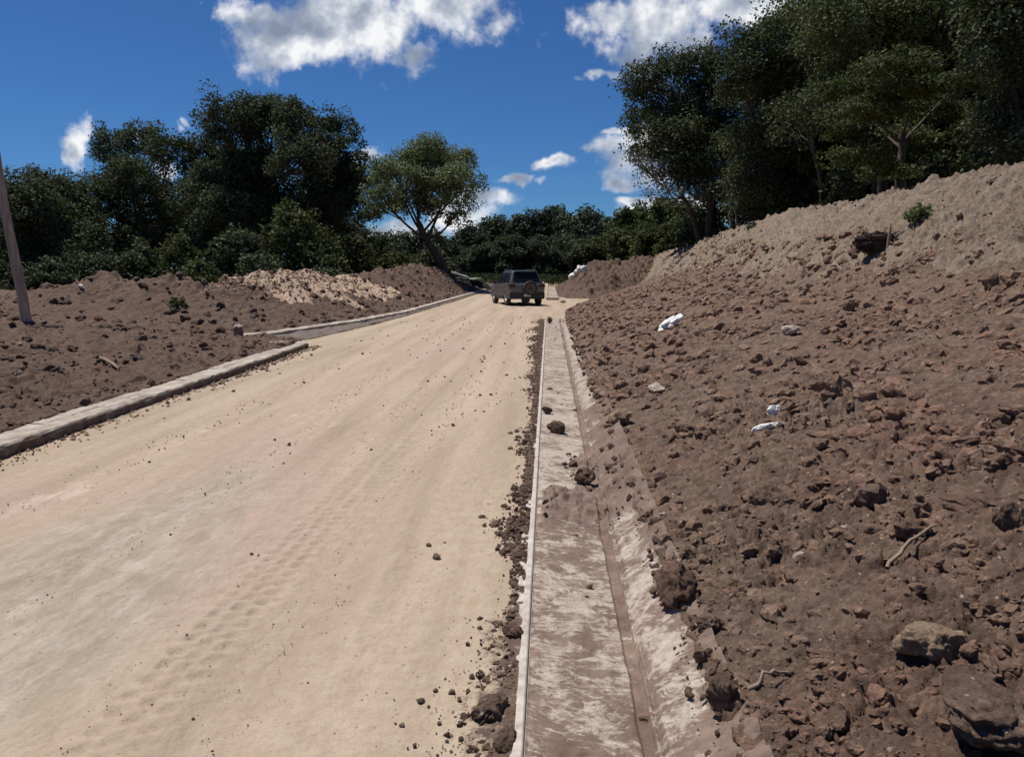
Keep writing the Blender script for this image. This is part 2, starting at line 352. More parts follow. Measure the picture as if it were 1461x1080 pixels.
def hit(px, py):
    d = ray(px, py); t = np.exp(np.linspace(math.log(2.), math.log(110), 1500))
    X, Y, Z = d.x*t, d.y*t, EYE+d.z*t
    b = np.nonzero(Z < H(X, Y, False))[0]
    i = b[0] if len(b) else len(t)-1
    return Vector((X[i], Y[i], H1(X[i], Y[i])))
def geo(a, b, k, off=0.0):
    n = int(math.log((b+off)/(a+off))/k)+2
    return (a+off)*np.exp(np.linspace(0, math.log((b+off)/(a+off)), n))-off

# ------------------------------------------------------------------ ground sheet
gx = np.concatenate([-geo(.5, 4000, .12)[::-1], geo(.5, 4000, .12)]); gy = np.concatenate([-geo(1, 3000, .3)[::-1], geo(1., 5000, .045)])
GX, GY = np.meshgrid(gx, gy)
gz = far(GY) - .22*(1-sst(75, 110, GY)) - .02 - .16*np.exp(-((GX-.3)/1.5)**2)*(GY < 60)
V = np.stack([GX, GY, gz], -1).reshape(-1, 3)
link('ground', mesh_np('ground', V, [grid_faces(*GX.shape)]), M['ground'], kind='structure')

# ------------------------------------------------------------------ road
ry = geo(1.0, 185, .0042, .4); rt = np.linspace(0, 1, 520)
def road_l(Y): return np.interp(Y, [-5, 7, 11, 16.8, 18.3, 19.2, 20.5, 24, 27.3, 55, 185], [-5.06, -5.1, -5.15, -5.34, -7.9, -6.4, -5.85, -5.55, -5.32, -4.85, -3.5])
def road_r(Y): return np.interp(Y, [-5, 26.9, 27.0, 29, 36, 44, 48, 80, 120, 185], [-.1, -.1, .75, 1.2, 4.0, 5.0, .1, -.1, -1.2, -2.5])
Yg = np.repeat(ry[:, None], len(rt), 1); Xg = road_l(Yg)+(road_r(Yg)-road_l(Yg))*rt
left0 = sst(-1.3, -2.6, Xg + .5*fbm(Xg*.3, Yg*.12, 2, 101))
za = far(Yg) + .012*fbm(Xg*1.2, Yg*.25, 3, 91) + .006*fbm(Xg*7, Yg*4, 3, 92) + .003*fbm(Xg*26, Yg*26, 3, 93) - .010*left0*chunks(Xg, Yg*.6, .16, 94, .35, 4., 0)*.2
for off, dep, wd in ((-1.15,.012,.16),(-2.75,.014,.2),(-3.9,.012,.18),(-1.75,.008,.12)):   # wheel tracks
    cx_ = off + .12*pn(Yg*.09, Yg*0+off, 95); u = (Xg-cx_)/wd
    za = za - dep*np.exp(-u*u) + dep*.7*np.exp(-((np.abs(u)-1.7)/.5)**2)
a_, b_ = gnd(215,1000), gnd(500,700)                # tread print of a machine tyre
sl = (b_.x-a_.x)/(b_.y-a_.y); cxt = a_.x + sl*(Yg-a_.y)
fade = sst(9.5, 5.0, Yg)*(.75+.25*pn(Xg*1.1, Yg*.8, 97))
for side in (-1, 0, 1):
    u = Xg-cxt-side*.105; ph = (Yg+side*.055)/.125; fr = (ph-np.floor(ph)-.5)*.125
    za = za - .024*fade*np.exp(-(((u+fr*.5)/.036)**2+(fr/.028)**2)**1.8) + .014*fade*np.exp(-(u/.05)**2-((np.abs(fr)-.0625)/.02)**2)
edge = (Xg > -1.0)*(Yg < 30)
wdt = .10+.30*np.clip(fbm(Yg*.7, Yg*0, 4, 98)+.25, 0, 1) + .25*sst(5, 2.2, Yg)
dirt = np.where(Yg < 27, np.clip(1-(-.08-Xg)/wdt, -1, 1), -1)
ldirt = np.clip(1-(Xg-road_l(Yg))/(.28+.2*fbm(Yg*.6, Yg*0, 3, 99)), -1, 1)*.62
dirt = np.maximum(dirt, ldirt)
za = za + .02*np.clip(dirt, 0, 1)*(Yg < 26)*np.abs(fbm(Xg*14, Yg*14, 3, 100))
left = sst(-1.3, -2.6, Xg + .5*fbm(Xg*.3, Yg*.12, 2, 101))
def blob(lst):
    r = 0
    for px, py, sx, sy in lst: g = gnd(px, py); r = r + np.exp(-((Xg-g.x)/sx)**2-((Yg-g.y)/sy)**2)
    return np.clip(r + .55*fbm(Xg*1.5, Yg*.5, 4, 103)*(r > .08), 0, 1)
grey = blob([(70,800,.55,.9),(40,960,.5,.7),(150,850,.35,.7),(330,690,.3,.8),(30,880,.5,.5),(250,560,.4,2.)])
pink = blob([(300,790,.5,.8),(230,860,.3,.7),(430,690,.5,1.2),(620,500,.9,4.),(60,720,.6,.8),(380,640,.5,1.5)])
trk_ = 0
for off, wd in ((-1.15,.17),(-2.75,.2),(-3.9,.2),(-1.75,.10),(-.7,.12),(-3.3,.10)):
    u = (Xg-off-.12*pn(Yg*.09, Yg*0+off, 95))/wd; trk_ = trk_ + np.exp(-u*u)*(.65+.5*pn(Yg*.5, Yg*0+off*3, 96))
trk_ = np.clip(trk_, 0, 1)
V = np.stack([Xg, Yg, za], -1).reshape(-1, 3)
link('road', mesh_np('road', V, [grid_faces(*Xg.shape)], True, {'dirt': dirt.ravel(), 'leftness': left.ravel(), 'grey': grey.ravel(), 'pink': pink.ravel(), 'track': trk_.ravel()}), M['road'], kind='structure')

# ------------------------------------------------------------------ right bank + spoil ridge, far mound
by = geo(.8, 100, .0034, .6); bt = geo(.0, 38, .0044, 2.0)
Yg = np.repeat(by[:, None], len(bt), 1); Xg = xin_r(Yg)+bt[None, :] - .10*np.abs(fbm(Yg*2.2, Yg*0, 4, 110))*np.exp(-bt/.2)
Zg = bank_h(Xg, Yg); Zg[:, 0] -= .3
_, kk = bank_base(Xg, Yg)
V = np.stack([Xg, Yg, Zg], -1).reshape(-1, 3); Fq = grid_faces(*Xg.shape)
msk = (kk+.16*fbm(Xg*.6, Yg*.6, 4, 111) > .17) & (Xg < 12.2)
mf = msk[:-1, :-1].ravel()
link('soil_bank', split_mesh('soil_bank', V, Fq, ~mf), M['soil'], kind='structure')
link('spoil_ridge', split_mesh('spoil_ridge', V, Fq, mf), M['spoil'], label='long pale crumbly spoil ridge along the top of the brown bank, below the dark trees', cat='spoil heap')
my = np.linspace(41.2, 80, 420); mx = np.linspace(.35, 14, 240)
Xg, Yg = np.meshgrid(mx, my)
d, zr, si = poly_dist(Xg, Yg, MRP); k = np.clip(1-d/11, 0, 1)**.8
fr_ = np.clip((Yg-42.4-.5*pn(Xg, Yg, 5)-.3*np.clip(1.2-Xg, 0, 1))/8.5, 0, 1)**.75*np.clip((Xg-.45)/2.6, 0, 1)**.7
rgt = sst(0, 3.0, np.interp(Yg, [41, 43.5, 50, 56, 80], [1.9, 3.4, 7.5, 11.5, 16])-Xg)
Zg = -.25 + (np.maximum(zr, .3)+.25)*k*fr_*rgt + fr_**.5*rgt*(.12*(fbm(Xg*.9, Yg*.9, 4, 121)+.6) + 1.3*chunks(Xg, Yg, .7, 122, .4, .35) + 1.3*chunks(Xg, Yg, .32, 123, .55, .45) + .25*np.abs(fbm(Xg*.7, Yg*.7, 3, 124)))
V = np.stack([Xg, Yg, Zg], -1).reshape(-1, 3)
link('soil_mound', mesh_np('soil_mound', V, [grid_faces(*Xg.shape)]), M['soil_left'], label='low brown soil mound in the wedge between the road and the side track', cat='soil heap')

# ------------------------------------------------------------------ left ground, heaps
ly = geo(2.5, 95, .0045, 1.0); lt_ = geo(0, 62, .0058, 5.0)
Yg = np.repeat(ly[:, None], len(lt_), 1); Xg = xin_l(Yg)-lt_[None, :]
Zg, kk, si = left_h(Xg, Yg); Zg[:, 0] -= .25
V = np.stack([Xg, Yg, Zg], -1).reshape(-1, 3); Fq = grid_faces(*Xg.shape)[:, ::-1]
nz = .25*fbm(Xg*.7, Yg*.7, 4, 131)
rub = ((kk+nz > .30) & (si > 10.7) & (si+nz*2 < 15.8))[:-1, :-1].ravel()
hp = ((kk+nz > .42) & (si > 2.6) & (si <= 10.6))[:-1, :-1].ravel() & ~rub
link('soil_ground', split_mesh('soil_ground', V, Fq, ~(rub | hp)), M['soil_left'], kind='structure')
link('rubble_heap', split_mesh('rubble_heap', V, Fq, rub), M['rubble'], label='pale tan rubble heap on the left bank, in front of the olive bushes', cat='rubble heap')
link('soil_heap', split_mesh('soil_heap', V, Fq, hp), M['soil_left'], label='dark brown lumpy soil heap left of the pale rubble heap', cat='soil heap')

# ------------------------------------------------------------------ gutter
gyv = geo(.9, 26.85, .0045, .5); gxv = np.linspace(-.165, .74, 150)
Xg, Yg = np.meshgrid(gxv, gyv)
xs = [-.165, -.125, -.12, -.085, -.078, .10, .365, .375, .425, .43, .442, .448, .47, .74]
zs = [.012, .016, .030, .031, .002, -.022, -.056, -.078, -.078, -.050, -.050, -.062, -.030, .13]
wob = .012*fbm(Yg*1.3, Yg*0, 3, 140)
xw = Xg + wob*sst(-.05, .1, Xg)
Zg = np.interp(xw, xs, zs)
n_ = fbm(Xg*8, Yg*8, 4, 141)
Zg = Zg + .006*n_*(Xg > -.07)
crumb = (Xg < -.12)
Zg = np.where(crumb, np.where(fbm(Xg*9, Yg*3.5, 4, 142)-(-.125-Xg)*9 > .05, .012+.012*n_, -.03), Zg)
fan = np.exp(-((Yg-5.55-.35*Xg)/.42)**2)*sst(-.07, .05, Xg) + .9*np.exp(-((Yg-6.75)/.55)**2)*sst(.15, .4, Xg) + .8*sst(2.75, 2.2, Yg)
fan = fan + .7*np.exp(-((Yg-9.2)/.4)**2)*sst(.25, .5, Xg) + .8*np.exp(-((Yg-8.0)/.7)**2)*sst(.36, .55, Xg) + .5*sst(.62, .74, Xg + .10*fbm(Xg*2, Yg*1.6, 4, 146))
fan = np.clip(fan + .35*fbm(Xg*3, Yg*3, 4, 143)*(fan > .1), 0, 1)
lump = np.abs(fbm(Xg*6, Yg*6, 4, 144))
Zg = Zg + fan*(.028+.05*lump) + fan*clods(Xg, Yg, .09, 145, .6, .35)
ap = sst(.47, .52, xw)
gul = np.where(Yg < 5.2, 1, .35)
mud = .60*np.where(Yg < 5.3, 1, .72) - .18*np.exp(-((Yg-3.9)/.35)**2) + fan*.9
mud = np.where((xw > .368) & (xw < .432), .95, mud)
mud = np.where(Xg < -.075, -.6, mud)
mud = np.where(xw > .47, .42+.60*sst(.55, .70, Xg + .06*fbm(Xg*4, Yg*2.5, 3, 147)) + fan, mud)
for yb in (6.05, 7.2, 8.8, 9.1, 10.6, 13.5, 16.5):
    mud = mud - .5*np.exp(-((Yg-yb-.05*np.sin(Xg*9))/(.05+.006*yb))**2)*(fan < .3)*(xw < .36)*(Xg > -.075)
# far end is closed by a crumbled edge
Zg = np.where(Yg > 26.4, np.maximum(Zg, .0+.02*n_), Zg)
V = np.stack([Xg, Yg, Zg], -1).reshape(-1, 3); Fq = grid_faces(*Xg.shape)
fm = lambda mk: mk[:-1, :-1].ravel()
root = link('concrete_gutter', None, label='long mud-smeared concrete gutter between the sandy road and the right bank', cat='gutter', loc=(.28, 14, 0))
off = np.array([.28, 14, 0]); at_ = {'mud': mud.ravel()}
link('gutter_bed', split_mesh('gutter_bed', V-off, Fq, fm((xw >= -.08) & (xw < .45)), at_), M['gutter'], root)
link('raised_lip', split_mesh('raised_lip', V-off, Fq, fm(xw < -.08), at_), M['lip'], root)
link('side_apron', split_mesh('side_apron', V-off, Fq, fm(xw >= .45), at_), M['gutter'], root)
# short stretch beyond the side track
Xg, Yg = np.meshgrid(np.linspace(-.12, .56, 40), np.linspace(43, 72, 260))
Zg = np.interp(Xg, [-.12, -.07, .0, .45, .5, .56], [.05, .05, .012, .0, .08, .10]) + .02*np.abs(fbm(Xg*5, Yg*5, 3, 150)) + far(Yg)
mud = .45+.4*fbm(Xg*2, Yg*.7, 3, 151)-1.3*(Yg < 43.7)
Zg = Zg + .06*(Yg < 43.6)
V = np.stack([Xg, Yg, Zg], -1).reshape(-1, 3)-np.array([.22, 57, 0])
r2 = link('concrete_gutter', None, label='short far stretch of gutter with a pale end wall, just right of the car', cat='gutter', loc=(.22, 57, 0))
Fq = grid_faces(*Xg.shape); ew = fm(Yg < 43.7)
link('gutter_bed', split_mesh('gutter_bed', V, Fq, ~ew, {'mud': mud.ravel()}), M['gutter'], r2)
bd = MB(); bd.box((0,-14.1,.02), (.74,.16,.26), bev=.03); bd.build('end_wall', M['lip'], r2)

# ------------------------------------------------------------------ kerbs on the left
def ribbon(name, A, B, z_top, mat, parent, drop=.2, org=(0,0,0), jit=.006, seed=0):
    """solid strip between polylines A (road side) and B (back)"""
    A = np.array(A, float); B = np.array(B, float); n = max(24, int(np.linalg.norm(np.diff(A, axis=0), axis=1).sum()/.12))
    def res(P):
        L = np.concatenate([[0], np.cumsum(np.linalg.norm(np.diff(P, axis=0), axis=1))]); t = np.linspace(0, L[-1], n)
        return np.stack([np.interp(t, L, P[:, 0]), np.interp(t, L, P[:, 1])], 1)
    A, B = res(A), res(B); rs = np.random.RandomState(seed)
    jn = jit*fbm(A[:, 1]*1.7, A[:, 0]*0, 4, seed)
    zt = z_top + jn; f_ = far(A[:, 1])
    w = B-A; rings = []
    for u, z in ((0., -drop), (0., 'b'), (.06, 't'), (.5, 't'), (.94, 't'), (1., 'b'), (1., -drop)):
        P = A + w*u; zz = zt if z == 't' else (zt-.018 if z == 'b' else np.full(n, float(z)))
        if z == 't': zz = zz + .004*rs.uniform(-1, 1, n)
        rings.append(np.stack([P[:, 0]+.006*rs.uniform(-1, 1, n), P[:, 1], zz+f_], 1))
    V = np.stack(rings, 1).reshape(-1, 3)-np.array(org)
    F_ = grid_faces(n, 7); caps = [[0,1,2,3,4,5,6], [(n-1)*7+i for i in range(6,-1,-1)]]
    return link(name, mesh_np(name, V, [F_, np.array(caps)], False), mat, parent)
org = (-5.3, 10, 0)
k1 = link('concrete_kerb', None, label='near concrete kerb with a hooked end and slabs behind, along the left edge of the road', cat='kerb', loc=org)
front = [(-5.04,2.5),(-5.08,6.7),(-5.13,9),(-5.16,11.1),(-5.24,14),(-5.33,16.5)]
back = [(x-.24, y) for x, y in front]
hook = lambda r, c: [(c[0]+r*math.cos(t), c[1]+r*math.sin(t)) for t in np.linspace(0, 2.7, 16)]
fr2 = front + hook(.52, (-5.85, 16.6)); bk2 = [(x, y) for x, y in back] + hook(.28, (-5.85, 16.6))
ribbon('kerb_edge', fr2, bk2, .115, M['kerb'], k1, org=org, seed=3)
fo = [(x+.012, y) for x, y in front]+hook(.532, (-5.85,16.6)); fi = [(x, y) for x, y in fr2]
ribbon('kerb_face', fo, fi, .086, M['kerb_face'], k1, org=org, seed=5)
rs = random.Random(4); y0 = 2.5
while y0 < 15.2:                                     # slabs behind the kerb
    L = rs.uniform(.9, 1.25); y1 = min(y0+L, 15.8)
    x = lambda y: float(np.interp(y, [f_[1] for f_ in front], [f_[0] for f_ in front]))
    ribbon('kerb_slab', [(x(y0)-.262, y0+.012), (x(y1)-.262, y1)], [(x(y0)-.44-rs.uniform(0,.03), y0+.012), (x(y1)-.44-rs.uniform(0,.03), y1)], .098+rs.uniform(-.01,.01), M['kerb'], k1, org=org, jit=.012, seed=int(y0*10))
    y0 = y1+.012
org = (-6.0, 30, 0)
k2 = link('concrete_kerb', None, label='far dirt-dusted kerb strip running on towards the parked car, along the foot of the left bank', cat='kerb', loc=org)
bt2 = [(-8.04,18.86),(-7.44,19.9),(-7.25,20.8),(-6.8,22.9),(-6.42,24.4),(-5.8,29.9),(-5.3,60.4),(-5.2,64)]
ft2 = [(-7.7,18.4),(-7.1,19.6),(-6.9,20.6),(-6.45,22.7),(-6.05,24.3),(-5.45,29.8),(-5.0,60.3),(-4.9,64)]
ribbon('kerb_edge', ft2, bt2, .10, M['kerb'], k2, org=org, jit=.015, seed=8)
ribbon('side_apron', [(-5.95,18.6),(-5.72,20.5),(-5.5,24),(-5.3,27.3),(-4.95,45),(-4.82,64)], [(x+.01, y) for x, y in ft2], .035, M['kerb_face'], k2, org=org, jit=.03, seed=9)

# ------------------------------------------------------------------ rocks and clods
def ico(sub):
    b = bmesh.new(); bmesh.ops.create_icosphere(b, subdivisions=sub, radius=1); b.verts.ensure_lookup_table()
    v = np.array([x.co[:] for x in b.verts]); f = np.array([[q.index for q in y.verts] for y in b.faces]); b.free(); return v, f
ICO = {s: ico(s) for s in (1, 2, 3, 4, 5)}
def rock(seed, sub, amp=.28, planes=7, squash=.75, rough=1.0):
    rs = np.random.RandomState(seed); v = ICO[sub][0].copy()
    n = 0
    for fq, a in ((1.6, .6), (3.3, .35), (7., .18), (14., .09)):
        for _ in range(4):
            kd = rs.normal(size=3); kd /= np.linalg.norm(kd); n = n + a*np.sin(v@kd*fq*1.4+rs.uniform(0, 6.3))/2
    v = v*(1+amp*n)[:, None]
    for _ in range(planes):
        nn = rs.normal(size=3); nn /= np.linalg.norm(nn); c_ = rs.uniform(.55, .9); dd = v@nn-c_
        v = v - np.clip(dd, 0, None)[:, None]*nn*.85
    if sub >= 2:
        g = 0; w_ = v + .15*np.sin(v[:, [1,2,0]]*5+seed)
        for fq, a in ((5, .10), (9, .07), (17, .05), (31, .03)):
            for _ in range(3 if fq < 20 or sub > 3 else 0):
                kd = rs.normal(size=3); kd /= np.linalg.norm(kd); g = g + a*(np.abs(np.sin(w_@kd*fq*.7+rs.uniform(0, 6.3)))-.5)
        v = v*(1+g*rough)[:, None] + rs.normal(size=v.shape)*(.05 if sub == 2 else .022 if sub == 3 else .008)
    return v*np.array([1, rs.uniform(.7, 1), squash*rs.uniform(.8, 1.1)])
def rmat(rs, n):
    a = rs.uniform(0, 2*np.pi, n); b_ = rs.normal(0, .5, n); c_ = rs.normal(0, .5, n)
    ca, sa, cb, sb, cc, sc = np.cos(a), np.sin(a), np.cos(b_), np.sin(b_), np.cos(c_), np.sin(c_)
    Z = np.zeros(n); O = np.ones(n); st_ = lambda *r: np.stack([np.stack(x, -1) for x in r], -2)
    return st_((ca,-sa,Z),(sa,ca,Z),(Z,Z,O)) @ st_((cb,Z,sb),(Z,O,Z),(-sb,Z,cb)) @ st_((O,Z,Z),(Z,cc,-sc),(Z,sc,cc))
def scatter(P, S, seed, sink=.25, squash=.75):
    """many loose crumbs merged into one mesh; big ones use a finer shape"""
    rs = np.random.RandomState(seed); Vs = []; Fs = []; off = 0
    dist = np.hypot(P[:, 0], P[:, 1]); px = S/dist*764
    for sub, mk in ((1, px < 2.6), (2, (px >= 2.6) & (px < 8)), (3, px >= 8)):
        idx = np.nonzero(mk)[0]
        if not len(idx): continue
        base = np.stack([rock(seed*50+sub*10+j, sub, .42, 5, squash, 1.25) for j in range(10)]); fc = ICO[sub][1]
        R_ = rmat(rs, len(idx)); vb = base[rs.randint(0, 10, len(idx))]
        sc = S[idx][:, None, None]*(.8+.4*rs.rand(len(idx), 1, 3))
        v = np.einsum('nij,nvj->nvi', R_, vb*sc) + P[idx][:, None, :]; v[:, :, 2] += (S[idx]*(.5-sink))[:, None]
        Vs.append(v.reshape(-1, 3)); nv = base.shape[1]
        Fs.append((fc[None]+(np.arange(len(idx))*nv)[:, None, None]).reshape(-1, 3)+off); off += len(idx)*nv
    return np.concatenate(Vs), np.concatenate(Fs)
rs = np.random.RandomState(5)
def on(X, Y): return np.stack([X, Y, H(X, Y)], 1)
n = 42000
Y = np.exp(rs.uniform(math.log(1.6), math.log(40), n)); X = xin_r(Y)+.02+rs.power(.75, n)*np.minimum(6.5, 1.2+.7*Y)
P = on(X, Y); dd = np.hypot(X, Y)
S = np.clip(dd*(.0015+.0130*rs.rand(n)**(10-3.5*sst(5, 10, dd)))*(1-.25*sst(5, 11, dd)), .004, .11)
keep = rs.rand(n) < .30+.70*sst(-.25, .4, fbm(X*.55, Y*.55, 3, 71)); P, S = P[keep], S[keep]
v, f_ = scatter(P, S, 11, .68)
link('soil_crumbs', mesh_np('soil_crumbs', v, [f_], False), M['crumb'], kind='stuff', label='loose brown soil crumbs scattered over the right bank', cat='soil')
n = 1100
Y = np.exp(rs.uniform(math.log(9), math.log(70), n)); X = 5.6+rs.rand(n)*5.2; X = np.maximum(X, xin_r(Y)+1.5)
P = on(X, Y); S = np.clip(np.hypot(X, Y)*(.0014+.0045*rs.rand(n)**7), .02, .15)
v, f_ = scatter(P, S, 12, .5)
link('spoil_rubble', mesh_np('spoil_rubble', v, [f_], False), M['spoil'], kind='stuff', label='pale lumps of spoil lying over the right-hand ridge', cat='spoil')
n = 6500
Y = np.exp(rs.uniform(math.log(4.5), math.log(62), n)); X = xin_l(Y)-.03-rs.power(.8, n)*np.minimum(16, 1+.75*Y)
P = on(X, Y); S = np.clip(np.hypot(X, Y)*(.0013+.0065*rs.rand(n)**6), .01, .15)
v, f_ = scatter(P, S, 13, .5)
link('soil_crumbs', mesh_np('soil_crumbs', v, [f_], False), M['soil_left'], kind='stuff', label='dark loose soil crumbs over the ground left of the road', cat='soil')
# rubble stones on the pale heap
n = 3600; i0 = rs.uniform(10.7, 15, n); i = i0.astype(int); fr_ = (i0-i)[:, None]
q = LRP[i]*(1-fr_)+LRP[i+1]*fr_; X = q[:, 0]+rs.normal(0, 1.0, n)+.4; Y = q[:, 1]+rs.normal(0, .9, n)-.6
P = on(X, Y); S = .018+.075*rs.rand(n)**3
v, f_ = scatter(P, S, 14)
link('rubble_stones', mesh_np('rubble_stones', v, [f_], False), M['rubble'], kind='stuff', label='loose tan stones covering the pale rubble heap', cat='rubble')
# crumbs spilled along the road side of the gutter, and grit on the road
n = 17000
Y = np.exp(rs.uniform(math.log(1.5), math.log(26.5), n)); w_ = .05+.26*np.clip(fbm(Y*.7, Y*0, 4, 98)+.25, 0, 1)+.2*sst(4.5, 2.2, Y)+.1*sst(6, 20, Y)
X = -.125-np.abs(rs.normal(0, .5, n))*w_
P = np.stack([X, Y, np.zeros(n)], 1); S = np.clip(Y*(.0012+.0045*rs.rand(n)**5), .004, .028)
kp = rs.rand(n) < .25+.75*sst(-.25, .3, fbm(Y*1.7, X*2, 3, 165)); P, S = P[kp], S[kp]
v, f_ = scatter(P, S, 15)
link('soil_crumbs', mesh_np('soil_crumbs', v, [f_], False), M['soil'], kind='stuff', label='brown soil crumbs spilled along the road side of the gutter lip', cat='soil')
n = 800
Y = np.exp(rs.uniform(math.log(2.0), math.log(28), n)); X = -.25-rs.rand(n)**3.2*4.6
P = np.stack([X, Y, np.zeros(n)-.004], 1); S = np.clip(Y*(.0009+.0026*rs.rand(n)**4), .004, .03)
v, f_ = scatter(P, S, 16, .3)
link('road_grit', mesh_np('road_grit', v, [f_], False), M['soil'], kind='stuff', label='small brown grit strewn over the sandy road', cat='grit')
n = 4200
Y = np.exp(rs.uniform(math.log(1.8), math.log(14), n)); X = road_l(Y)+.1+rs.rand(n)*4.8
P = np.stack([X, Y, np.zeros(n)-.006], 1); S = np.clip(Y*(.0007+.0013*rs.rand(n)**5), .003, .014)
v, f_ = scatter(P, S, 19, .62)
link('road_gravel', mesh_np('road_gravel', v, [f_], False), M['gravel'], kind='stuff', label='fine tan gravel bedded in the sandy road', cat='gravel')
n = 900
Y = np.exp(rs.uniform(math.log(4), math.log(17), n)); X = np.interp(Y, [f_[1] for f_ in front], [f_[0] for f_ in front])+.03+np.abs(rs.normal(0, .14, n))
P = np.stack([X, Y, np.zeros(n)], 1); S = np.clip(Y*(.0010+.003*rs.rand(n)**3), .008, .04)
v, f_ = scatter(P, S, 17, .3)
link('kerb_grit', mesh_np('kerb_grit', v, [f_], False), M['clod_tan'], kind='stuff', label='tan grit lying along the foot of the near kerb', cat='grit')
n = 1100
Y = np.exp(rs.uniform(math.log(1.8), math.log(26), n)); X = np.where(rs.rand(n) < .55, .5+.24*rs.rand(n), -.05+.5*rs.rand(n))
fan_ = np.exp(-((Y-5.55)/.45)**2)+.8*np.exp(-((Y-6.8)/.6)**2)*(X > .15)+(X > .56)*.9+.06
kp = rs.rand(n) < fan_; X, Y = X[kp], Y[kp]
P = np.stack([X, Y, np.interp(X, xs, zs)+.03*(fan_[kp] > .3)], 1); S = np.clip(Y*(.0013+.006*rs.rand(len(X))**4), .005, .045)
v, f_ = scatter(P, S, 18, .55)
link('gutter_crumbs', mesh_np('gutter_crumbs', v, [f_], False), M['soil'], kind='stuff', label='soil crumbs washed down into the concrete gutter', cat='soil')

def single(name, px, py, wpx, mat, label, cat, seed, sub=3, squash=.75, p=None, sink=.2, planes=7, rz=None, stretch=1.0):
    p = p or hit(px, py); dist = (p-Vector((0,0,EYE))).length; s = wpx/F_PX*dist/2; sub = 5 if sub == 4 else sub; sink = sink+(.28 if sub == 5 else .12)
    v = rock(seed, sub, .3, planes, squash)*s*np.array([stretch, 1, 1]); v[:, 2] -= v[:, 2].min()+s*sink
    a = rz if rz is not None else seed*1.7
    o = link(name, mesh_np(name, v, [ICO[sub][1]], sub >= 4), M[mat], label=label, cat=cat, loc=p); o.rotation_euler = (0, 0, a); return o
on0 = lambda px, py, z=0.: gnd(px, py, z)
single('soil_clod', 966, 862, 66, 'clod_red', 'biggest reddish-brown clod, overhanging the gutter apron at the foot of the bank', 'clod', 1, 4, .8, sink=.1)
single('soil_clod', 1340, 925, 70, 'clod_tan', 'pale tan knobbly clod in the lower right of the bank', 'clod', 2, 4, .85)
single('soil_clod', 1095, 718, 72, 'soil', 'broad brown clod halfway up the near bank, above the biggest reddish clod', 'clod', 3, 4, .6)
single('soil_clod', 1405, 715, 78, 'clod_red', 'wide flat reddish clod near the right edge of the photo', 'clod', 4, 4, .45)
single('soil_clod', 1440, 752, 34, 'soil', 'pointed brown clod just below the wide flat reddish one', 'clod', 5, 4, 1.1)
single('soil_clod', 1398, 1058, 120, 'soil', 'large slab-like clod in the bottom right corner with a black hollow beneath it', 'clod', 6, 4, .45, sink=-.25)
single('soil_clod', 1030, 1012, 38, 'soil', 'rounded reddish clod at the lower end of the bank beside the gutter apron', 'clod', 7, 4, .9)
single('soil_clod', 1370, 985, 44, 'soil', 'grey-brown clod below the pale tan knobbly one', 'clod', 8, 4, .7)
single('soil_clod', 1012, 900, 34, 'soil', 'brown clod tucked against the near side of the biggest reddish clod', 'clod', 9, 4, .8)
single('soil_clod', 1240, 720, 46, 'soil', 'brown clod in the middle of the bank between the broad and the wide flat clods', 'clod', 10, 3, .7)
single('soil_clod', 1300, 770, 48, 'clod_red', 'reddish clod beside the pale stick on the bank', 'clod', 12, 3, .65)
single('soil_clod', 1192, 560, 18, 'soil', 'small brown clod by the white plaster strip on the bank', 'clod', 33, 3, .8)
single('soil_clod', 796, 619, 25, 'soil', 'dark round clod lying alone on the pale gutter bed', 'clod', 13, 3, .75, p=on0(796,617,-.02), sink=.1)
single('soil_clod', 784, 460, 9, 'soil', 'dark clod closing the far end of the gutter', 'clod', 14, 3, 1., p=on0(784,461), sink=.1)
single('soil_clod', 779, 588, 13, 'clod_dark', 'small dark clod leaning against the gutter lip beyond the round one', 'clod', 15, 3, .8, p=on0(781,589), sink=.1)
single('soil_clod', 836, 682, 27, 'soil', 'crumbly brown clod on the soil washed into the gutter', 'clod', 16, 3, .7, p=on0(834,684,.0), sink=.2)
single('soil_clod', 622, 797, 13, 'clod_tan', 'small clod lying alone on the middle of the sandy road', 'clod', 17, 3, .7, p=on0(622,797), sink=.2)
single('soil_clod', 612, 779, 9, 'clod_tan', 'smaller clod just behind the other one on the sandy road', 'clod', 18, 3, .7, p=on0(612,779), sink=.2)
single('soil_clod', 699, 1015, 52, 'soil', 'lumpy brown clod on the road beside the near end of the gutter lip', 'clod', 19, 4, .55, p=on0(699,1018), sink=.25)
single('soil_clod', 729, 905, 28, 'clod_red', 'reddish clod pressed against the outer side of the gutter lip', 'clod', 20, 4, .8, p=on0(732,905), sink=.2)
single('soil_clod', 722, 1062, 40, 'soil', 'brown clod nearest the camera beside the gutter lip', 'clod', 21, 4, .7, p=on0(722,1064), sink=.2)
single('pale_stone', 886, 606, 30, 'clod_tan', 'tan stone at the foot of the bank above the gutter apron', 'stone', 22, 3, .8)
single('pale_stone', 935, 562, 24, 'pale_stone', 'whitish rounded stone low on the bank beyond the tan stone', 'stone', 23, 3, .75)
single('pale_stone', 1141, 795, 18, 'pale_stone', 'cream flat stone in the middle of the near bank', 'stone', 24, 3, .5)
single('pale_stone', 1206, 752, 15, 'pale_stone', 'small whitish stone above the cream flat stone', 'stone', 25, 3, .6)
single('pale_stone', 945, 736, 12, 'pale_stone', 'small pale stone just above the biggest reddish clod', 'stone', 26, 3, .6)
single('pale_stone', 1125, 478, 26, 'pale_stone', 'crumbled pale stone far up the bank in line with the white bag', 'stone', 27, 3, .5)
single('pale_stone', 803, 432, 9, 'pale_stone', 'pale block at the foot of the soil mound beside the side track', 'stone', 28, 2, .8, p=on0(803,432))
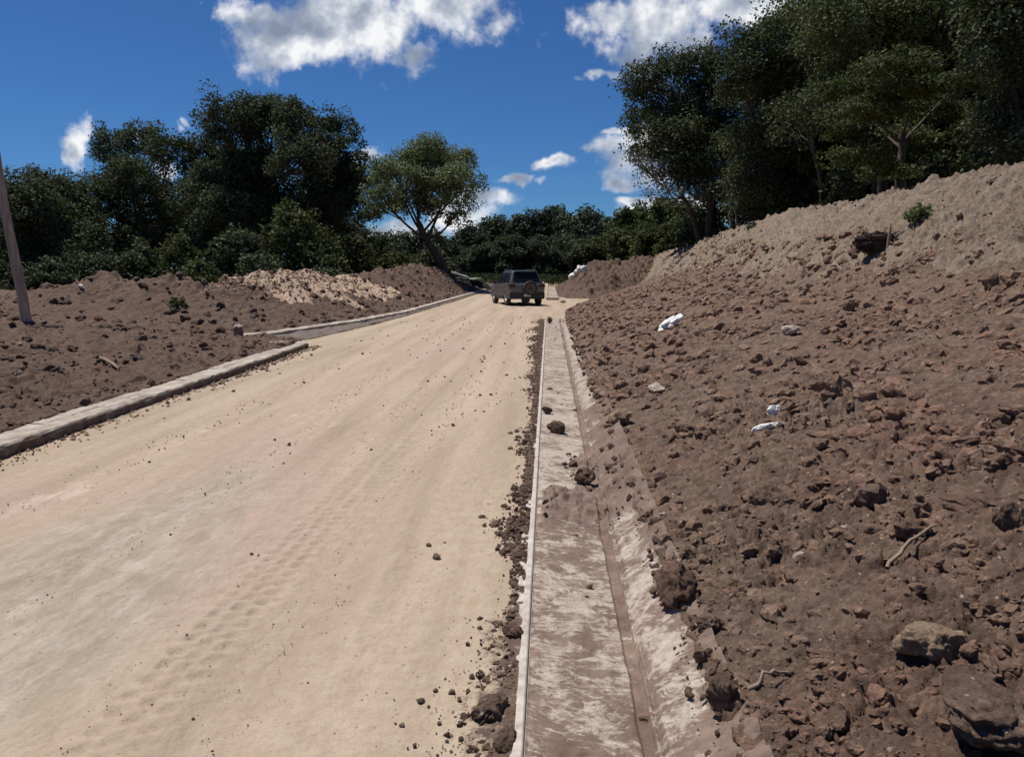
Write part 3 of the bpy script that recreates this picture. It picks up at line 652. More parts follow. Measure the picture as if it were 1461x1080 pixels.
single('pale_stone', 28, 493, 9, 'pale_stone', 'small pale stone on the soil just below the wooden pole', 'stone', 29, 2, .8)
single('pale_stone', 27, 543, 9, 'pale_stone', 'grey stone on the dark soil near the left edge', 'stone', 30, 2, .8)
single('pale_stone', 117, 416, 8, 'white_stone', 'white stone on the crest of the dark soil heap right of the pole', 'stone', 31, 2, .8)
single('pale_stone', 258, 438, 11, 'white_stone', 'white splinter of stone on the face of the dark soil heap', 'stone', 32, 2, .4)
# pink block at the kerb end
p = on0(341,486,.04); b = link('stone_block', None, label='small upright pinkish stone block with a pale top at the start of the far kerb', cat='stone block', loc=p)
v = rock(41, 3, .2, 9, 1.); v = v*np.array([.12,.11,.20]); v[:, 2] += .17
link('block', mesh_np('block', v, [ICO[3][1]], False), M['pink_stone'], b)
v = rock(42, 3, .2, 6, .7)*np.array([.125,.11,.07]); v[:, 2] += .34
link('pale_top', mesh_np('pale_top', v, [ICO[3][1]], False), M['pale_stone'], b)
# white lumps on the far mound: an arched lump of crumpled sheet plus a tail
def sheet(name, px, py, wpx, label, seed, stretch=(1,.6,.6), mat='white', cat='litter', p=None, rz=0., rx=0.):
    p = p or hit(px, py); p.z += .03; s = wpx/F_PX*(p-Vector((0,0,EYE))).length/2
    rs = np.random.RandomState(seed); v = ICO[4][0].copy(); n_ = 0
    for fq, a in ((2.2, .5), (4.5, .35), (9, .2)):
        for _ in range(3):
            kd = rs.normal(size=3); kd /= np.linalg.norm(kd); n_ = n_ + a*np.abs(np.sin(v@kd*fq+rs.uniform(0, 6)))
    v = v*(.55+.5*n_)[:, None]*np.array(stretch)*s; v[:, 2] -= v[:, 2].min()*.8
    o = link(name, mesh_np(name, v, [ICO[4][1]], False), M[mat], label=label, cat=cat, loc=p); o.rotation_euler = (0, rx, rz); return o
sheet('crumpled_bag', 958, 468, 26, 'crumpled white bag lying on the far part of the brown bank', 51, (1,.45,.32), rz=.5, rx=-.45)
sheet('plaster_strip', 1183, 572, 26, 'thin white plaster strip lying on the bank beside a small brown clod', 52, (1,.22,.16), rz=.9, rx=-.3)
sheet('plaster_flake', 1104, 601, 15, 'upright white plaster flake, topmost of the three on the bank', 53, (.8,.5,.8))
sheet('plaster_flake', 1103, 613, 20, 'flat white plaster flake, middle of the three on the bank', 54, (1,.3,.25), rx=-.2)
sheet('plaster_flake', 1086, 620, 22, 'long white plaster flake, lowest of the three on the bank', 55, (1,.25,.22), rz=.3, rx=-.3)
# white hollow heap: ring of lumps
pm = atY(828, 389, 51.5); pm.z = pm.z-.1
wr = link('white_sheet_heap', None, label='bright white crumpled sheet on the crest of the soil mound by the side track', cat='plastic sheet', loc=pm)
for name, (dx, dz, s, seed) in (('sheet_fold', (-.32,.0,.30,61)), ('sheet_fold', (-.1,.32,.34,62)), ('sheet_fold', (.25,.34,.36,63)), ('sheet_fold', (.48,.12,.26,64)), ('sheet_tail', (-.72,-.38,.30,65))):
    v = rock(seed, 3, .4, 5, .9)*s*.72 + np.array([dx, 0, dz+.15])*.72; link(name, mesh_np(name, v, [ICO[3][1]], True), M['white'], wr)
def stick(name, p0, p1, r, label, mat='stick', sag=.02, cat='stick', seed=0):
    a, b_ = np.array(p0), np.array(p1); t = np.linspace(0, 1, 9)[:, None]; rs = np.random.RandomState(seed)
    pts = a+(b_-a)*t + np.array([0,0,1])*sag*np.sin(t*np.pi) + rs.normal(0, .006, (9, 3)); c_ = (a+b_)/2
    v, f_ = tubes([(pts-c_, r*(1-.5*t[:, 0]))], 6, .2, seed)
    return link(name, mesh_np(name, v, [f_], True), M[mat], label=label, cat=cat, loc=c_)
def hs(px, py, dz=.03): q = hit(px, py); q.z += dz; return tuple(q)
stick('dry_stick', hs(1262,812), hs(1332,772), .012, 'long pale stick lying across the middle of the near bank', seed=1)
stick('dry_stick', hs(1068,998), hs(1125,968), .010, 'pale stick low on the bank to the right of the rounded reddish clod', seed=2)
stick('dry_stick', hs(1385,628), hs(1412,612), .012, 'short pale stick far right on the bank below the skyline ridge', seed=3)
stick('dry_stick', hs(144,517,.05), hs(170,530,.05), .035, 'pale flat stick lying on the dark soil left of the road', seed=4)
stick('dry_stick', hs(905,372,.3), hs(960,392,.3), .05, 'grey branch fallen at the far left end of the pale spoil ridge', seed=5)
# shaded hollow built as a dark root-like lump, and weed on the ridge
q = hit(1258, 356); st_ = link('hollow_lump', None, label='dark lump standing in for a shaded hollow, with one pale upright stick, in the pale spoil ridge', cat='dark hollow', loc=q)
rs = np.random.RandomState(8); ps = []
for k in range(16):
    a = rs.uniform(0, 6.28); e = np.array([math.cos(a)*rs.uniform(.25,.5), math.sin(a)*.3, rs.uniform(-.05,.32)]); b0 = np.array([rs.uniform(-.2,.2), 0, -.1])
    ps.append((bez(b0, (b0+e)/2+np.array([0,0,rs.uniform(.05,.2)]), e, 6), np.linspace(rs.uniform(.03,.06), .008, 6)))
v, f_ = tubes(ps, 6, .2, 3); link('root', mesh_np('root', v, [f_], False), M['hollow_dark'], st_)  # dark strands made up to fill the shaded hollow
v = rock(71, 5, .45, 3, .8, 1.6)*np.array([.40,.28,.26]); v[:, 2] -= .02; link('dark_lump', mesh_np('dark_lump', v, [ICO[5][1]], False), M['clod_dark'], st_)  # dark lump in place of the hollow's shade
v, f_ = tubes([([(-.02,-.3,-.15),(0,-.3,.15),(.03,-.28,.42)], [.03,.028,.015])], 7, .1, 4); link('upright_stick', mesh_np('upright_stick', v, [f_], True), M['stick'], st_)
# dark tarp heap far left of the car
q = atY(672, 402, 62.5)
tr = link('tarp_heap', None, label='black tarp-covered heap with a white edge at the road side left of the car', cat='tarp heap', loc=(q.x, q.y, .0))
Xg, Yg = np.meshgrid(np.linspace(-1.7, 1.7, 50), np.linspace(-.9, .9, 30))
Zt = (1.0-.42*(Xg+.6)*.5)*np.clip(1-(Xg/1.7)**6, 0, 1)*np.clip(1-(Yg/.9)**4, 0, 1)**.7 + .05*fbm(Xg*3, Yg*3, 3, 170)
link('tarp', mesh_np('tarp', np.stack([Xg, Yg, Zt], -1).reshape(-1, 3), [grid_faces(*Xg.shape)]), M['tarp'], tr)
v, f_ = tubes([([(-1.55,-.4,1.42),(-1.2,-.45,1.36),(-.8,-.5,1.22),(-.4,-.5,1.10),(-.1,-.5,1.0)], [.10,.07,.05,.09,.05])], 8, .25, 5)
link('white_edge', mesh_np('white_edge', v, [f_], True), M['white'], tr)
v = rock(73, 3, .3, 5, .6)*np.array([.62,.4,.28])+np.array([.42,-.35,.86]); link('cloth_bundle', mesh_np('cloth_bundle', v, [ICO[3][1]], True), M['cloth'], tr)

# ------------------------------------------------------------------ wooden pole
pb = hit(38, 464); top = atY(-24, 120, pb.y+.1); d = top-pb; n = 40
t = np.linspace(-.06, 1, n)[:, None]; pts = np.array(d)*t + .015*np.stack([np.sin(t[:, 0]*9), np.cos(t[:, 0]*7), t[:, 0]*0], 1)
wr_ = 11.8/F_PX*pb.length/2
v, f_ = tubes([(pts, wr_*(1.0-.34*t[:, 0]))], 14, .05, 9)
po = link('wooden_pole', None, label='leaning weathered wooden pole standing in the soil at the left edge', cat='pole', loc=pb)
link('shaft', mesh_np('shaft', v, [f_], True), M['pole'], po)
v = rock(44, 3, .35, 6, .5)*.38; link('soil_collar', mesh_np('soil_collar', v, [ICO[3][1]], False), M['soil_left'], po)

# ------------------------------------------------------------------ vegetation
def leaves(lobes, dens, ls, seed, clump=.55, per=42, flat=.8):
    rs = np.random.RandomState(seed); P = []; Nn = []
    for c_, r in lobes:
        c_ = np.array(c_); r = np.array(r); rm = (r[0]*r[1]*r[2])**(1/3)
        n = max(6, int(4.6*dens*rm**2/clump**2))
        d = rs.normal(size=(n, 3)); d /= np.linalg.norm(d, axis=1)[:, None]
        d[:, 2] = np.where(d[:, 2] < -.7, -d[:, 2]*.6, d[:, 2])
        rr = rs.uniform(.28, 1.0, n)**.55*(1+.20*np.sin(d[:, 0]*4+seed)+.16*np.sin(d[:, 2]*6+d[:, 1]*5+seed*2.)+rs.normal(0,.06,n))
        cc = c_+d*r*rr[:, None]; k = rs.poisson(per, n)
        cs_ = clump*rs.uniform(.6, 1.35, n)
        idx = np.repeat(np.arange(n), k); g = rs.normal(size=(len(idx), 3)); g /= (np.linalg.norm(g, axis=1)**.45)[:, None]+1e-6
        P.append(cc[idx]+g*cs_[idx][:, None]*np.array([.75, .75, .75*flat]))
        Nn.append(d[idx]*.45+np.array([0, 0, .55])+rs.normal(size=(len(idx), 3))*.75)
    P = np.concatenate(P); Nn = np.concatenate(Nn); Nn /= np.linalg.norm(Nn, axis=1)[:, None]
    a = np.cross(Nn, rs.normal(size=P.shape)); a /= np.linalg.norm(a, axis=1)[:, None]; b_ = np.cross(Nn, a)
    s = ls*rs.uniform(.6, 1.4, len(P))[:, None]
    V = np.stack([P-a*s*.5, P+b_*s*.27+Nn*s*.06, P+a*s*.5, P-b_*s*.27+Nn*s*.06], 1).reshape(-1, 3)
    return V, np.arange(len(V)).reshape(-1, 4)
def tree(name, label, trunk, lobes, leaf, ls, seed, dens=1.0, group=None, bark='bark', cat='tree', clump=.55, per=42, flat=.8, tw=5, lr=.35, fill=0, limbs=99):
    """trunk: list of (x,y,z,r); lobes: list of (centre, radii) in world metres"""
    T = np.array(trunk, float); base = T[0, :3].copy(); root = link(name, None, label=label, cat=cat, group=group, loc=base)
    rs = np.random.RandomState(seed); paths = []
    L = np.linspace(0, len(T)-1, max(8, len(T)*4)); tp = np.stack([np.interp(L, np.arange(len(T)), T[:, j]) for j in range(4)], 1)
    tp[:, :3] += rs.normal(0, .03, (len(tp), 3))*np.linspace(0, 1, len(tp))[:, None]
    tp[0, 3] *= 1.35; paths.append((tp[:, :3]-base, tp[:, 3]))
    topr = T[-1, 3]
    if fill:
        r2 = random.Random(seed*3+1)
        for a, b in [r2.sample(lobes, 2) for _ in range(fill)]: lobes = lobes+[(tuple((np.array(a[0])+np.array(b[0]))/2), tuple((np.array(a[1])+np.array(b[1]))*.46))]
    for c_, r in lobes[:limbs]:
        c_ = np.array(c_); r = np.array(r)
        ks = rs.randint(int(len(tp)*.6), len(tp)); p0 = tp[ks, :3]
        mid = (p0+c_)/2+np.array([0, 0, -.12])*np.linalg.norm(c_-p0)+rs.normal(0, .25, 3); mid[2] = max(mid[2], min(p0[2], c_[2])-.3)
        q = bez(p0, mid, c_); r0 = min(tp[ks, 3]*.45, topr*.45+.02)
        paths.append((q-base, np.linspace(r0, r0*lr, len(q))))
        for _ in range(tw):
            d = rs.normal(size=3); d[2] = abs(d[2])*.7; d /= np.linalg.norm(d); e = c_+d*r*.85; j = rs.randint(4, len(q)); s_ = q[j]
            qq = bez(s_, (s_+e)/2+rs.normal(0, .2, 3), e, 6); paths.append((qq-base, np.linspace(r0*lr*1.1, .02, 6)))
    v, f_ = tubes(paths, 7, .08, seed); link('trunk', mesh_np('trunk', v, [f_], True), M[bark], root)
    v, f_ = leaves([(np.array(c_)-base, r) for c_, r in lobes], dens, ls, seed, clump, per, flat)
    link('crown', mesh_np('crown', v, [f_], False), M[leaf], root); return root
def lob(lst, Y, jit=0.12, seed=0, dy=.85):
    """pixel lobes (px, py, rx[, rz]) at distance Y -> real ellipsoids, spread in depth"""
    rs = random.Random(seed); o = []
    for q in lst:
        px, py, rx = q[:3]; rz = q[3] if len(q) > 3 else rx*.85; yy = Y*(1+rs.uniform(-jit, jit)*.6); c_ = atY(px, py, yy); k = yy/F_PX
        o.append((tuple(c_), (rx*k, rx*k*dy, rz*k)))
    return o
def trk(pts, Y, r0, r1):
    """pixel trunk polyline at distance Y; first point dropped to the ground"""
    P = [atY(px, py, Y) for px, py in pts]; P[0].z = H1(P[0].x, P[0].y)-.15
    return [(*p, r0+(r1-r0)*i/(len(P)-1)) for i, p in enumerate(P)]
TALL = 'tall trees on the left'
tree('dense_tree', 'dark dense tree at far left, just right of the wooden pole', trk([(70,425),(72,370),(66,310)],52,.32,.2), lob([(45,305,50),(100,295,48),(62,268,36),(18,285,40),(112,345,46),(40,355,52),(80,330,50),(-10,330,40),(100,385,44),(30,395,40)],52,seed=1), 'leaf_dark', .21, 1, 1.25, per=74, fill=6)
tree('dense_tree', 'dark airy tree with sky gaps, between the leftmost tree and the tallest one', trk([(235,425),(215,350),(200,290)],60,.35,.2), lob([(165,218,40),(207,208,36),(245,222,40),(185,262,46),(250,285,44),(140,275,34),(165,320,46),(225,320,40),(150,365,46),(205,370,46),(255,345,44)],60,seed=2), 'leaf_dark', .21, 2, .9, per=72, fill=3)
tree('dense_tree', 'tallest dark tree of the left group with a rounded top', trk([(370,425),(365,340),(360,260)],57,.42,.25), lob([(325,182,46),(392,178,48),(358,166,36),(300,232,40),(362,245,60),(425,232,46),(325,305,48),(395,310,50),(420,170,30),(300,360,46),(355,365,50),(410,360,44),(285,290,40)],57,seed=3), 'leaf_dark', .21, 3, 1.25, per=74, fill=6)
tree('dense_tree', 'dark round-topped tree right of the tallest one, beside the leaning tree', trk([(468,420),(466,350),(470,280)],62,.34,.2), lob([(468,192,40),(485,225,38),(462,260,44),(448,312,42),(492,295,34),(500,250,22),(470,345,44),(505,340,30)],62,seed=4), 'leaf_dark', .21, 4, 1.2, per=74, fill=6)
tree('dense_tree', 'dark tree half hidden behind the leftmost tree and the pole', trk([(-30,425),(-25,380),(-20,340)],62,.3,.2), lob([(-25,340,45),(10,350,40),(-40,380,45),(25,385,40)],62,seed=5), 'leaf_dark', .30, 5, 1.1)
# lone leaning tree
tree('dense_tree', 'dark lower tree filling the gap behind the airy and the tallest left trees', trk([(285,425),(285,380),(284,340)],70,.3,.2), lob([(275,320,44),(305,340,46),(245,350,46),(330,330,40),(200,345,44)],70,seed=7), 'leaf_far', .34, 7, 1.0)
ltr = trk([(641,402),(632,382),(618,358),(604,335),(597,318)],58,.37,.22)
ll = lob([(598,228,40,26),(640,235,38,25),(664,265,24,17),(562,250,34,22),(545,282,32,18),(575,280,34,18),(610,212,34,18),(645,312,22,9),(522,312,18,9),(620,272,36,18),(672,285,14,9),(520,265,20,14),(655,225,24,14),(600,255,38,20),(635,262,30,18),(585,235,34,20),(650,250,28,16),(560,300,26,16),(592,290,28,16),(632,285,26,16),(540,262,26,18),(618,300,18,12),(610,240,40,30),(532,302,22,14),(538,240,20,16),(682,262,14,12),(660,300,14,9)],58,seed=6)
tree('leaning_tree', 'lone lighter green tree leaning left over the road, standing before the dark group', ltr, ll, 'leaf_lone', .21, 6, .85, clump=.46, per=48, lr=.4, tw=4, limbs=8)
for i, (px, py, r, Y, lf, lab) in enumerate([
    (1002,318,26,52,'leaf_dark','dark bush at the foot of the flat-topped tree, behind the spoil ridge'),
    (1070,298,30,47,'leaf_dark','dark bush behind the ridge, right of the twin pale trunks'),
    (1135,280,32,42,'leaf_dark','dark bush behind the ridge under the big dark tree'),
    (1215,262,32,35,'leaf_dark','dark bush behind the ridge, left of the straight pale trunk'),
    (1345,240,34,30,'leaf_dark','dark bush behind the ridge, right of the layered olive tree trunk'),
    (18,395,40,47,'leaf_dark','dark bush at the foot of the leftmost trees, behind the pole'),
    (75,398,34,46,'leaf_dark','dark bush right of the pole at the foot of the left trees'),
    (128,388,34,47,'leaf_dark','dark bush behind the crest of the dark soil heap'),
    (195,380,36,48,'leaf_dark','dark bush under the airy tree on the left'),
    (258,362,28,45,'leaf_olive','olive bush with sunlit top between the airy and the tallest tree'),
    (285,392,24,43,'leaf_olive','low olive bush behind the dip between the two left heaps'),
    (345,358,38,46,'leaf_dark','dark bush under the tallest left tree'),
    (425,326,40,47,'leaf_olive','tall olive bush behind the pale rubble heap'),
    (372,385,28,43,'leaf_dark','low dark bush just behind the crest of the rubble heap'),
    (455,365,32,46,'leaf_olive','olive bush at the right end of the rubble heap'),
    (500,362,32,52,'leaf_olive','olive bush left of the leaning tree beyond the brown bank'),
    (470,395,20,42,'leaf_dark','small dark bush on the right shoulder of the rubble heap')]):
    k = Y/F_PX; c_ = atY(px, py, Y); g = H1(c_.x, Y); rz = max(r*.9*k, (c_.z-g)*.55)
    lb = [((c_.x, Y, c_.z), (r*k, r*k*.8, r*k*.85)), ((c_.x-r*k*.5, Y+.5, (c_.z+g)/2), (r*k*.9, r*k*.8, rz)), ((c_.x+r*k*.55, Y-.3, (c_.z+g)/2-.1), (r*k*.85, r*k*.8, rz))]
    tree('bush', lab, [(c_.x, Y, g-.1, .07), (c_.x, Y, (c_.z+g)/2, .05)], lb, lf, .24, 30+i, .95, cat='bush', clump=.42, per=40, tw=3)
for i, (px, py, r, Y, lf, lab) in enumerate([
    (532,352,30,74,'leaf_far','low dark tree behind the leaning tree, left of its trunk'),
    (566,350,28,80,'leaf_far','rounded dark tree directly behind the leaning trunk'),
    (604,345,26,82,'leaf_far','dark tree whose top shows right of the leaning trunk'),
    (556,380,28,66,'leaf_olive','olive bush in front of the low trees behind the leaning tree'),
    (612,375,26,72,'leaf_dark','dark bush at the base of the leaning tree')]):
    k = Y/F_PX; c_ = atY(px, py, Y); g = H1(c_.x, Y)
    lb = [((c_.x, Y, c_.z), (r*k, r*k, r*k*.8)), ((c_.x-r*k*.4, Y, (c_.z+g)/2), (r*k, r*k, (c_.z-g)*.6+.3)), ((c_.x+r*k*.5, Y, (c_.z+g)/2), (r*k, r*k, (c_.z-g)*.6+.3))]
    tree('low_tree', lab, [(c_.x, Y, g-.1, .14), (c_.x, Y, c_.z-.3, .09)], lb, lf, .32, 60+i, .95, clump=.55, per=36, tw=3)
# right-hand trees
tree('broad_tree', 'dark flat-topped tree at the left end of the right-hand wood', trk([(1012,345),(1016,290),(1000,220)],50,.36,.22), lob([(932,118,36),(975,104,40),(926,175,32),(978,160,46),(1020,105,42),(1015,205,44),(958,200,38),(1045,150,44),(915,140,24),(1050,260,36),(965,240,34),(1005,250,36),(1035,225,38),(930,215,28),(1015,295,28)],50,seed=11), 'leaf_dark', .19, 11, 1.2, per=76, fill=6)
tree('twiggy_tree', 'half-bare grey twiggy tree under the left end of the right-hand wood', trk([(1000,345),(985,300),(965,262)],47,.2,.1), lob([(925,245,26,22),(950,262,28,24),(985,258,34,24),(935,285,20,16),(910,228,16,14),(1010,275,26,20),(965,285,24,16)],47,seed=12), 'leaf_grey', .17, 12, .5, clump=.5, per=30, tw=9, limbs=5)
tree('broad_tree', 'big dark tree rising right behind the flat-topped one', trk([(1100,330),(1095,230),(1090,140)],43,.4,.25), lob([(1078,72,52),(1125,55,52),(1100,130,60),(1155,45,48),(1078,205,46),(1130,215,50),(1160,130,50),(1170,85,42),(1185,165,42),(1060,120,40),(1130,280,40),(1075,270,36),(1100,290,34),(1060,300,26)],43,seed=13), 'leaf_dark', .18, 13, 1.2, per=78, fill=6)
tree('broad_tree', 'tallest tree of the right-hand wood, cut by the top of the photo', trk([(1262,300),(1256,200),(1262,90)],37,.42,.28), lob([(1200,15,58),(1280,-15,72),(1355,0,66),(1235,70,52),(1320,60,56),(1180,60,36),(1200,105,48),(1390,90,50),(1420,20,50),(1150,0,40),(1400,40,50)],37,seed=14), 'leaf_mid', .17, 14, 1.1, per=76, fill=6)
tree('layered_tree', 'olive tree with layered spreading branches in front of the right-hand wood', trk([(1300,300),(1282,255),(1290,190)],29,.2,.12), lob([(1205,128,46,15),(1290,95,64,18),(1365,120,42,16),(1240,158,66,17),(1335,160,62,18),(1290,130,60,16),(1285,200,66,17),(1375,200,40,17),(1200,185,36,13),(1340,232,46,14),(1225,225,46,14),(1280,245,44,12),(1390,235,40,14)],29,seed=15,jit=.2), 'leaf_olive', .13, 15, 1.3, clump=.36, per=74, flat=.35, limbs=4, tw=2)
tree('broad_tree', 'dark tree filling the right edge of the photo', trk([(1440,260),(1436,180),(1440,80)],24,.3,.2), lob([(1425,75,56),(1462,150,56),(1420,180,36),(1490,40,80),(1430,10,60),(1500,190,60),(1452,215,40)],24,seed=16), 'leaf_dark', .14, 16, 1.3, per=74, clump=.42)
tree('slender_tree', 'slender tree with a curved thin trunk in the shade of the right-hand wood', trk([(1176,300),(1172,262),(1160,215),(1158,180)],36,.085,.06), lob([(1155,165,40),(1185,150,36),(1130,185,30)],36,seed=17), 'leaf_dark', .16, 17, 1.1, per=70)
tree('slender_tree', 'slender tree with a straight pale trunk under the layered olive tree', trk([(1258,300),(1254,262),(1248,215)],33,.09,.06), lob([(1240,205,36),(1262,190,36)],33,seed=18), 'leaf_dark', .16, 18, 1.1, per=70, bark='bark_pale')
tree('slender_tree', 'slender leaning trunk right of the straight pale one in the dark wood', trk([(1308,290),(1292,255),(1268,225)],34,.08,.06), lob([(1262,205,32),(1290,190,36)],34,seed=19), 'leaf_dark', .16, 19, 1.1, per=70, bark='bark_pale')
tree('slender_tree', 'thin pale trunk standing just right of the flat-topped tree, left of a twin', trk([(1043,345),(1043,318),(1042,285)],44,.12,.09), lob([(1040,262,24),(1050,250,24)],44,seed=20), 'leaf_dark', .16, 20, 1., per=70, bark='bark_pale')
tree('slender_tree', 'thinner pale trunk, right one of the twin trunks beside the flat-topped tree', trk([(1053,345),(1052,318),(1050,285)],43,.08,.06), lob([(1055,265,22),(1066,255,24)],43,seed=21), 'leaf_dark', .16, 21, 1., per=70, bark='bark_pale')
# leaf mass added behind the right-hand wood to block sky light, one uncountable mass
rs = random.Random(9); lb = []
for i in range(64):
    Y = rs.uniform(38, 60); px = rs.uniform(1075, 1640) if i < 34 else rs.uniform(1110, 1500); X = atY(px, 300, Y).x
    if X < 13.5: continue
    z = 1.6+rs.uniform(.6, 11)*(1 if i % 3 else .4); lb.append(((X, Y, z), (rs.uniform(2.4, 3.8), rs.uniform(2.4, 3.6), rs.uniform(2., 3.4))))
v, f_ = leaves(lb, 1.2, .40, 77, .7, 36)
link('shade_thicket', mesh_np('shade_thicket', v, [f_], False), M['leaf_dark'], kind='stuff', label='dense thicket added to block sky light and darken the right-hand wood', cat='thicket')
# far tree line: shared shapes, one object per tree
kinds = []
def far_proto(i):
    rs = random.Random(200+i); lb = []
    for k in range(7): a = rs.uniform(0, 6.3); lb.append(((math.cos(a)*rs.uniform(.3,2.6), math.sin(a)*rs.uniform(.3,2.2), rs.uniform(3.6, 7.2)), (rs.uniform(1.6,2.4), rs.uniform(1.6,2.2), rs.uniform(1.1,1.8))))
    lb += [((x_, y_, 2.0), (2.2, 2.0, 1.9)) for x_, y_ in ((-1.4,.3),(1.4,-.2),(0,-1.2))]
    return lb
protos = {}
FG = 'trees of the far line behind the car'
spots = [(648,343,112,'far'),(678,322,118,'far'),(705,308,122,'far'),(735,303,120,'far'),(762,299,126,'far'),(790,298,122,'far'),(818,304,118,'far'),(846,299,124,'far'),(874,302,112,'far'),(668,352,104,'far'),(695,345,102,'far'),(722,340,100,'far'),(750,338,102,'far'),(778,335,100,'far'),(806,336,104,'far'),(834,338,98,'far'),(862,335,94,'olive'),(905,296,92,'olive'),(938,290,86,'olive'),(968,284,80,'olive'),(890,325,84,'olive'),(925,320,78,'olive'),(958,316,70,'olive'),(995,300,72,'olive')]
names = {0:'leftmost tree of the far line, right of the leaning trunk',17:'olive tree where the far line meets the right-hand wood, rear left',18:'tall olive tree of the far line just left of the right-hand wood',19:'olive tree behind the twiggy tree at the right end of the far line',23:'olive tree seen under the flat-topped tree, last of the far line',20:'front olive tree of the far line above the soil mound',21:'olive tree in front of the far line behind the end of the spoil ridge',22:'olive tree just behind the end of the spoil ridge, below the twiggy tree'}
for j, (px, py, Y, kd) in enumerate(spots):
    key = (j % 4, kd); p = atY(px, py, Y); g = float(far(np.array(Y))) if p.x < 8 else H1(p.x, Y) if Y < 95 else 1.1
    hgt = p.z-g; sc = hgt/8.6
    if key not in protos:
        lb = far_proto(j % 4 + (5 if kd == 'olive' else 0))
        r = tree('far_tree', 'x', [(0,0,-.2,.28),(0.1,0,2.,.22),(0,0,5,.14)], lb, 'leaf_'+kd, .46, 80+j, .95, clump=.7, per=34, tw=3); protos[key] = r; first = True
    else:
        src = protos[key]; r = src.copy(); C.objects.link(r)
        for ch in list(src.children): c_ = ch.copy(); C.objects.link(c_); c_.parent = r
    r.location = (p.x, p.y, g); w = sc*random.uniform(1.0, 1.2); r.scale = (w*1.15, w, sc); r.rotation_euler = (0, 0, random.uniform(0, 6.3))
    r['group'] = FG
    r['label'] = names.get(j, ('dark rounded tree in the back row of the far line, its top against the sky' if j < 9 else 'dark rounded tree in the front row of the far line behind the car'))
# small weeds on the ridge
def weed(px, py, wpx, label, seed, lf='leaf_mid'):
    p = hit(px, py); s = wpx/F_PX*p.length/2
    r = link('weed', None, label=label, cat='plant', loc=p); rs = np.random.RandomState(seed)
    v, f_ = tubes([([(0,0,-.05),(x_*.4,y_*.4,s*.6),(x_,y_,s*1.2)], [.012,.01,.004]) for x_, y_ in rs.normal(0, s*.6, (9, 2))], 5, 0, seed)
    link('stem', mesh_np('stem', v, [f_], True), M['bark_pale'], r)
    v, f_ = leaves([((0,0,s*.7), (s*.35, s*.35, s*.45))], 1.6, .12, seed, .22, 60); link('leaf_tuft', mesh_np('leaf_tuft', v, [f_], False), M[lf], r)
weed(1312, 322, 15, 'small green weed growing on the pale spoil ridge above the dark hollow lump', 1)
weed(255, 440, 8, 'tuft of weed on the face of the dark soil heap', 2, 'leaf_olive')
weed(1072, 330, 10, 'dry weed on the crest of the spoil ridge near the twin trunks', 3, 'leaf_grey')
# rough grass where the road meets the far trees
n = 9000; rs = np.random.RandomState(3); gx_ = rs.uniform(-16, 16, n); gy_ = rs.uniform(78, 128, n)
kp = (gx_ < road_l(gy_)-.2) | (gx_ > road_r(gy_)-2) | (gy_ > 112); gx_, gy_ = gx_[kp], gy_[kp]; gz_ = far(gy_)-.05
s = rs.uniform(.2, .55, len(gx_)); a = rs.uniform(0, 6.28, len(gx_)); ca, sa = np.cos(a)*.16, np.sin(a)*.16
V = np.stack([np.stack([gx_-ca, gy_-sa, gz_], 1), np.stack([gx_+ca, gy_+sa, gz_], 1), np.stack([gx_+ca*1.6, gy_+sa*.4+.1, gz_+s], 1), np.stack([gx_-ca*1.5, gy_-sa*.4+.12, gz_+s*.8], 1)], 1).reshape(-1, 3)
link('grass', mesh_np('grass', V, [np.arange(len(V)).reshape(-1, 4)], False), M['leaf_olive'], kind='stuff', label='rough grass in front of the far tree line', cat='grass')

